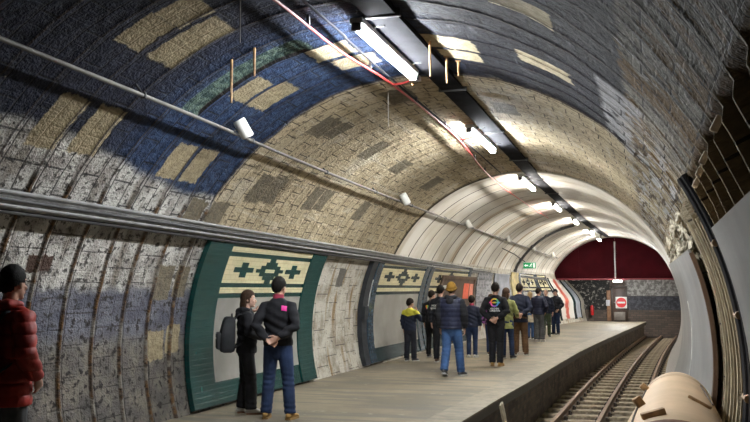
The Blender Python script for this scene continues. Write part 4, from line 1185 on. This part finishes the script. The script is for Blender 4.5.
def pink_patch(root, jo, k):
    bm = bmesh.new(); N = 5
    for i in range(N):
        for j in range(N):
            x0 = .075 + .062 * i / N; z0 = 1.335 + .062 * j / N; d = .062 / N
            bm.faces.new([bm.verts.new((a * k, 0, (b + (a - .1) * -.18) * k)) for a, b in ((x0, z0), (x0 + d, z0), (x0 + d, z0 + d), (x0, z0 + d))])
    on_back(jo, bm, jo, 'pink_patch', mat('patch_pink', (.75, .03, .30), .6, .1, 8))
BLK = cloth_mat('black_cloth', (.012, .012, .015)); BLK2 = cloth_mat('charcoal_cloth', (.018, .019, .026)); NAVY = cloth_mat('navy_cloth', (.014, .018, .036))
NAVYP = cloth_mat('navy_quilted', (.011, .014, .034), 'puffer'); REDPUF = cloth_mat('red_quilted', (.30, .022, .014), 'puffer'); JEAN = cloth_mat('blue_denim', (.032, .075, .18), 'jeans'); JEAND = cloth_mat('dark_denim', (.016, .030, .075), 'jeans')
YEL = cloth_mat('yellow_cloth', (.50, .47, .05)); OLIVE = cloth_mat('olive_cloth', (.22, .235, .085)); BRN = cloth_mat('brown_cord', (.105, .058, .028)); GRYT = cloth_mat('grey_cloth', (.075, .078, .082)); GRNT = cloth_mat('green_cloth', (.05, .068, .038))
PURP = cloth_mat('purple_pattern', (.30, .09, .30), 'camo'); PALEC = cloth_mat('pale_coat', (.42, .38, .29)); MUST = cloth_mat('mustard_knit', (.20, .105, .014))
HBLK = mat('black_hair', (.008, .007, .006), .75, .3, 40, .4, 90, 0, .15); HBRN = mat('brown_hair', (.042, .022, .012), .7, .4, 40, .4, 90, 0, .2); HDK = mat('dark_hair', (.016, .011, .008), .75, .3, 40, .4, 90, 0, .15); HLT = mat('fair_hair', (.30, .21, .10), .5, .3, 40, .4, 90); HGR = mat('grey_hair', (.2, .18, .16), .5)
SHB = mat('black_leather', (.015, .014, .014), .5, .2, 6); SHW = mat('white_trainer', (.62, .60, .57), .5, .1, 6); SHT = mat('tan_suede', (.30, .175, .05), .8, .2, 8); SHBR = mat('brown_leather', (.10, .05, .025), .5, .2, 6); SHD = mat('dark_trainer', (.05, .05, .055), .6, .2, 6)
def black_sleeves(root, jo, k):
    jo.data.materials.append(BLK)
    for p in jo.data.polygons:
        if abs(p.center.x) / k > .195: p.material_index = 1
PINKC = cloth_mat('pink_collar', (.28, .03, .06))

person('man in red quilted jacket standing alone at the left edge', -1.92, 5.27, 1.81, 14, REDPUF, GRYT, SHB, HBLK, 'puffer', ('hang', 'pocket'), ((-.11, .02, 0, 8), (.10, -.03, 0, 8)), (-10, 0), 1.0, vox=.009, hem=.77, hood=REDPUF, skin=1)
person('dark haired man in black jacket and jeans with hands clasped behind, beside tiled panel', -1.955, 10.19, 1.79, -6, BLK, JEAND, SHT, HBLK, 'plain', ('behind', 'behind'), ((-.155, .01, 0, 8), (.165, -.01, 0, 10)), (14, 0), 1.03, vox=.009, hem=.90, collar=PINKC, extra=pink_patch, skin=0, flare=1.12, sole=(.28, .17, .06))
person('brown haired woman in black with a dark backpack, seen in profile by the tiled panel', -2.545, 10.50, 1.62, 58, BLK, BLK, SHW, HBRN, 'plain', ('elbow_out', 'front'), ((-.09, -.05, 0, 6), (.09, .06, 0, 6)), (10, 0), 1.08, vox=.009, hem=.86, hood=BLK, hairkind='long', skin=2, flare=1.25, sole=(.22, .12, .07))
person('child in yellow and navy jacket standing by the teal tiled panel', -2.66, 19.17, 1.41, 12, (NAVY, YEL, 1.26), BLK2, SHD, HDK, 'plain', ('hang', 'raise'), ((-.10, -.03, 0, 8), (.09, .06, 0, 14)), (16, -4), 1.04, 1.12, vox=.010, hem=.86, flare=1.2)
person('man in black jacket with small rainbow print, left of the group', -2.46, 20.44, 1.60, 10, BLK, BLK, SHB, HDK, 'plain', ('hang', 'forward'), ((-.10, 0, 0, 8), (.10, .02, 0, 8)), (24, 0), 1.05, hem=.86, extra=arm_print)
person('person in black with white lettering on the back, half hidden by the mustard beanie wearer', -1.93, 19.1, 1.72, 4, BLK2, BLK, SHBR, HBLK, 'plain', ('hang', 'hang'), ((-.10, 0, 0, 8), (.10, .02, 0, 8)), (0, 0), 1.05, hem=.84, extra=text_print)
person('person in mustard beanie, navy quilted jacket and blue jeans, striding away', -1.02, 16.15, 1.76, 2, NAVYP, JEAN, SHD, HBRN, 'puffer', ('hang', 'hang'), ((-.10, -.20, .045, 4), (.15, .10, 0, 16)), (0, 4), 1.12, hem=.88, hood=BLK, beanie=MUST, flare=1.1, extra=black_sleeves)
person('child in navy jacket with pink collar and white shoes, by the orange notices', -1.51, 20.6, 1.47, -2, NAVY, JEAND, SHW, HDK, 'plain', ('hang', 'hang'), ((-.10, .03, 0, 10), (.10, -.05, .01, 14)), (0, 0), 1.02, 1.08, hem=.86, collar=PINKC)
person('person in purple patterned jacket, mostly hidden by the man with the roundel', -1.22, 21.6, 1.50, 5, PURP, JEAND, SHBR, HBRN, 'plain', ('hang', 'hang'), ((-.08, 0, 0, 8), (.08, .02, 0, 8)), (0, 0), 1.0, 1.05, hem=.86)
person('man in black jacket with rainbow roundel on the back and tan boots', -.575, 18.5, 1.77, 0, BLK, BLK, SHT, HDK, 'plain', ('behind', 'behind'), ((-.085, .02, 0, 8), (.085, -.03, 0, 10)), (6, 0), 1.1, hem=.84, extra=logo_print, sole=(.25, .14, .05))
person('long haired woman in olive green jacket and jeans', -.665, 20.55, 1.66, 8, OLIVE, JEAND, SHB, HBRN, 'plain', ('hang', 'forward'), ((-.09, 0, 0, 8), (.12, .05, 0, 10)), (22, 0), 1.0, hem=.74, hairkind='long', skin=2)
person('man in navy jacket and brown corduroys with hands clasped behind', -.52, 21.75, 1.77, -4, NAVY, BRN, SHBR, HDK, 'plain', ('behind', 'behind'), ((-.11, 0, 0, 8), (.13, .01, 0, 10)), (8, 4), 1.12, hem=.80, flare=1.1)
person('fair haired person in pale coat, half hidden behind the man in brown corduroys', -1.16, 28.7, 1.55, 10, PALEC, JEAN, SHB, HLT, 'plain', ('front', 'front'), ((-.08, 0, 0, 8), (.08, 0, 0, 8)), (0, 0), 1.0, hem=.62, hairkind='bob', skin=2)
person('person in navy quilted jacket, grey trousers and white shoes, from behind', -.73, 27.4, 1.67, 12, NAVYP, GRYT, SHW, HDK, 'puffer', ('hang', 'pocket'), ((-.08, 0, 0, 8), (.09, .03, 0, 10)), (18, 0), 1.02, hem=.88, flare=1.45)
person('balding man in dark blue jacket and green trousers, facing the camera', -.80, 30.1, 1.63, 172, NAVY, GRNT, SHB, HGR, 'plain', ('hang', 'front'), ((-.10, 0, 0, 8), (.10, 0, 0, 8)), (10, 0), 1.05, hem=.86, hairkind='bald', skin=2)
person('person in dark cap, dark jacket and jeans, farthest along and facing left', -.64, 31.7, 1.63, 215, BLK2, JEAND, SHB, HDK, 'plain', ('pocket', 'front'), ((-.13, .02, 0, 12), (.14, -.02, 0, 12)), (0, 0), 1.08, hem=.84, cap=BLK, skin=2)

# --- backpacks
PACK = cloth_mat('black_pack_cloth', (.022, .023, .026)); PACKG = cloth_mat('grey_pack_cloth', (.045, .046, .050))
def backpack(label, x, y, face, zc, back, m, m2, w=.30, h=.44, d=.17):
    a = -math.radians(face); f = Vector((-math.sin(a), math.cos(a), 0))
    r = empty('backpack', Vector((x, y, ZP + zc)) - f * back, a); tag(r, label, 'backpack')
    bm = boxm((0, -d * .5, 0), (w, d, h), None, .055); bmesh.ops.subdivide_edges(bm, edges=bm.edges[:], cuts=1)
    for v in bm.verts:
        v.co.x *= 1 - .18 * sstep(v.co.z, 0, h * .5); v.co.y *= 1 - .25 * sstep(v.co.z, 0, h * .5)
        v.co += Vector((0, -.006, 0)) * mnoise.noise(v.co * 20)
    obj('pack_body', bm, m, r)
    obj('front_pocket', boxm((0, -d - .012, -h * .17), (w * .78, .06, h * .48), None, .024), m2, r)
    obj('zip', boxm((0, -d - .045, h * .04), (w * .6, .008, .012), None, .002), mat('zip_grey', (.16, .16, .16), .4), r)
    obj('badge', boxm((.02, -d - .046, -h * .1), (.022, .006, .022), None, .002), mat('badge_white', (.6, .6, .6), .4), r)
    obj('handle', tubem(smooth_path([(-.04, -.04, h * .49), (0, -.04, h * .57), (.04, -.04, h * .49)], 5), .010, 8), m, r)
    for s in (-1, 1):
        obj('strap', tubem(smooth_path([(s * .09, -.01, h * .42), (s * .105, .05, h * .56), (s * .115, .16, h * .50), (s * .125, .25, h * .2), (s * .15, .16, -h * .12), (s * .13, -.01, -h * .36)], 6), [(.022, .008)] * 31, 8), m, r)
    return r
backpack('dark grey backpack worn by the brown haired woman', -2.545, 10.50, 58, 1.04, .165, PACK, PACKG, .33, .47, .20)
backpack('black backpack on the back of the man in red', -1.92, 5.27, 14, 1.22, .155, PACK, PACK, .30, .46, .15)

bpy.data.scenes.remove(TMP)
# ------------------------------------------------------------------ camera, world, exposure
cam = bpy.data.cameras.new('camera'); co = bpy.data.objects.new('camera', cam); COL.objects.link(co)
R_c = Matrix(((0.95339, 0.02719, 0.30052), (0.30175, -0.0859, -0.94951), (0.0, 0.99593, -0.0901)))
co.matrix_world = Matrix.Translation((.765 * RT, 0, .225 * RT)) @ R_c.to_4x4()
cam.sensor_width = 36; cam.lens = 860 / 750 * 36; cam.clip_end = 200; cam.clip_start = .05
scene.camera = co
w = bpy.data.worlds.new('world'); scene.world = w; w.use_nodes = True
w.node_tree.nodes['Background'].inputs[0].default_value = (.7, .8, 1, 1); w.node_tree.nodes['Background'].inputs[1].default_value = .02
scene.view_settings.view_transform = 'Standard'; scene.view_settings.look = 'None'; scene.view_settings.gamma = 1; scene.view_settings.use_curve_mapping = False
scene.view_settings.exposure = 1.7
scene.cycles.use_denoising = True
scene.cycles.max_bounces = 6; scene.cycles.sample_clamp_indirect = 10
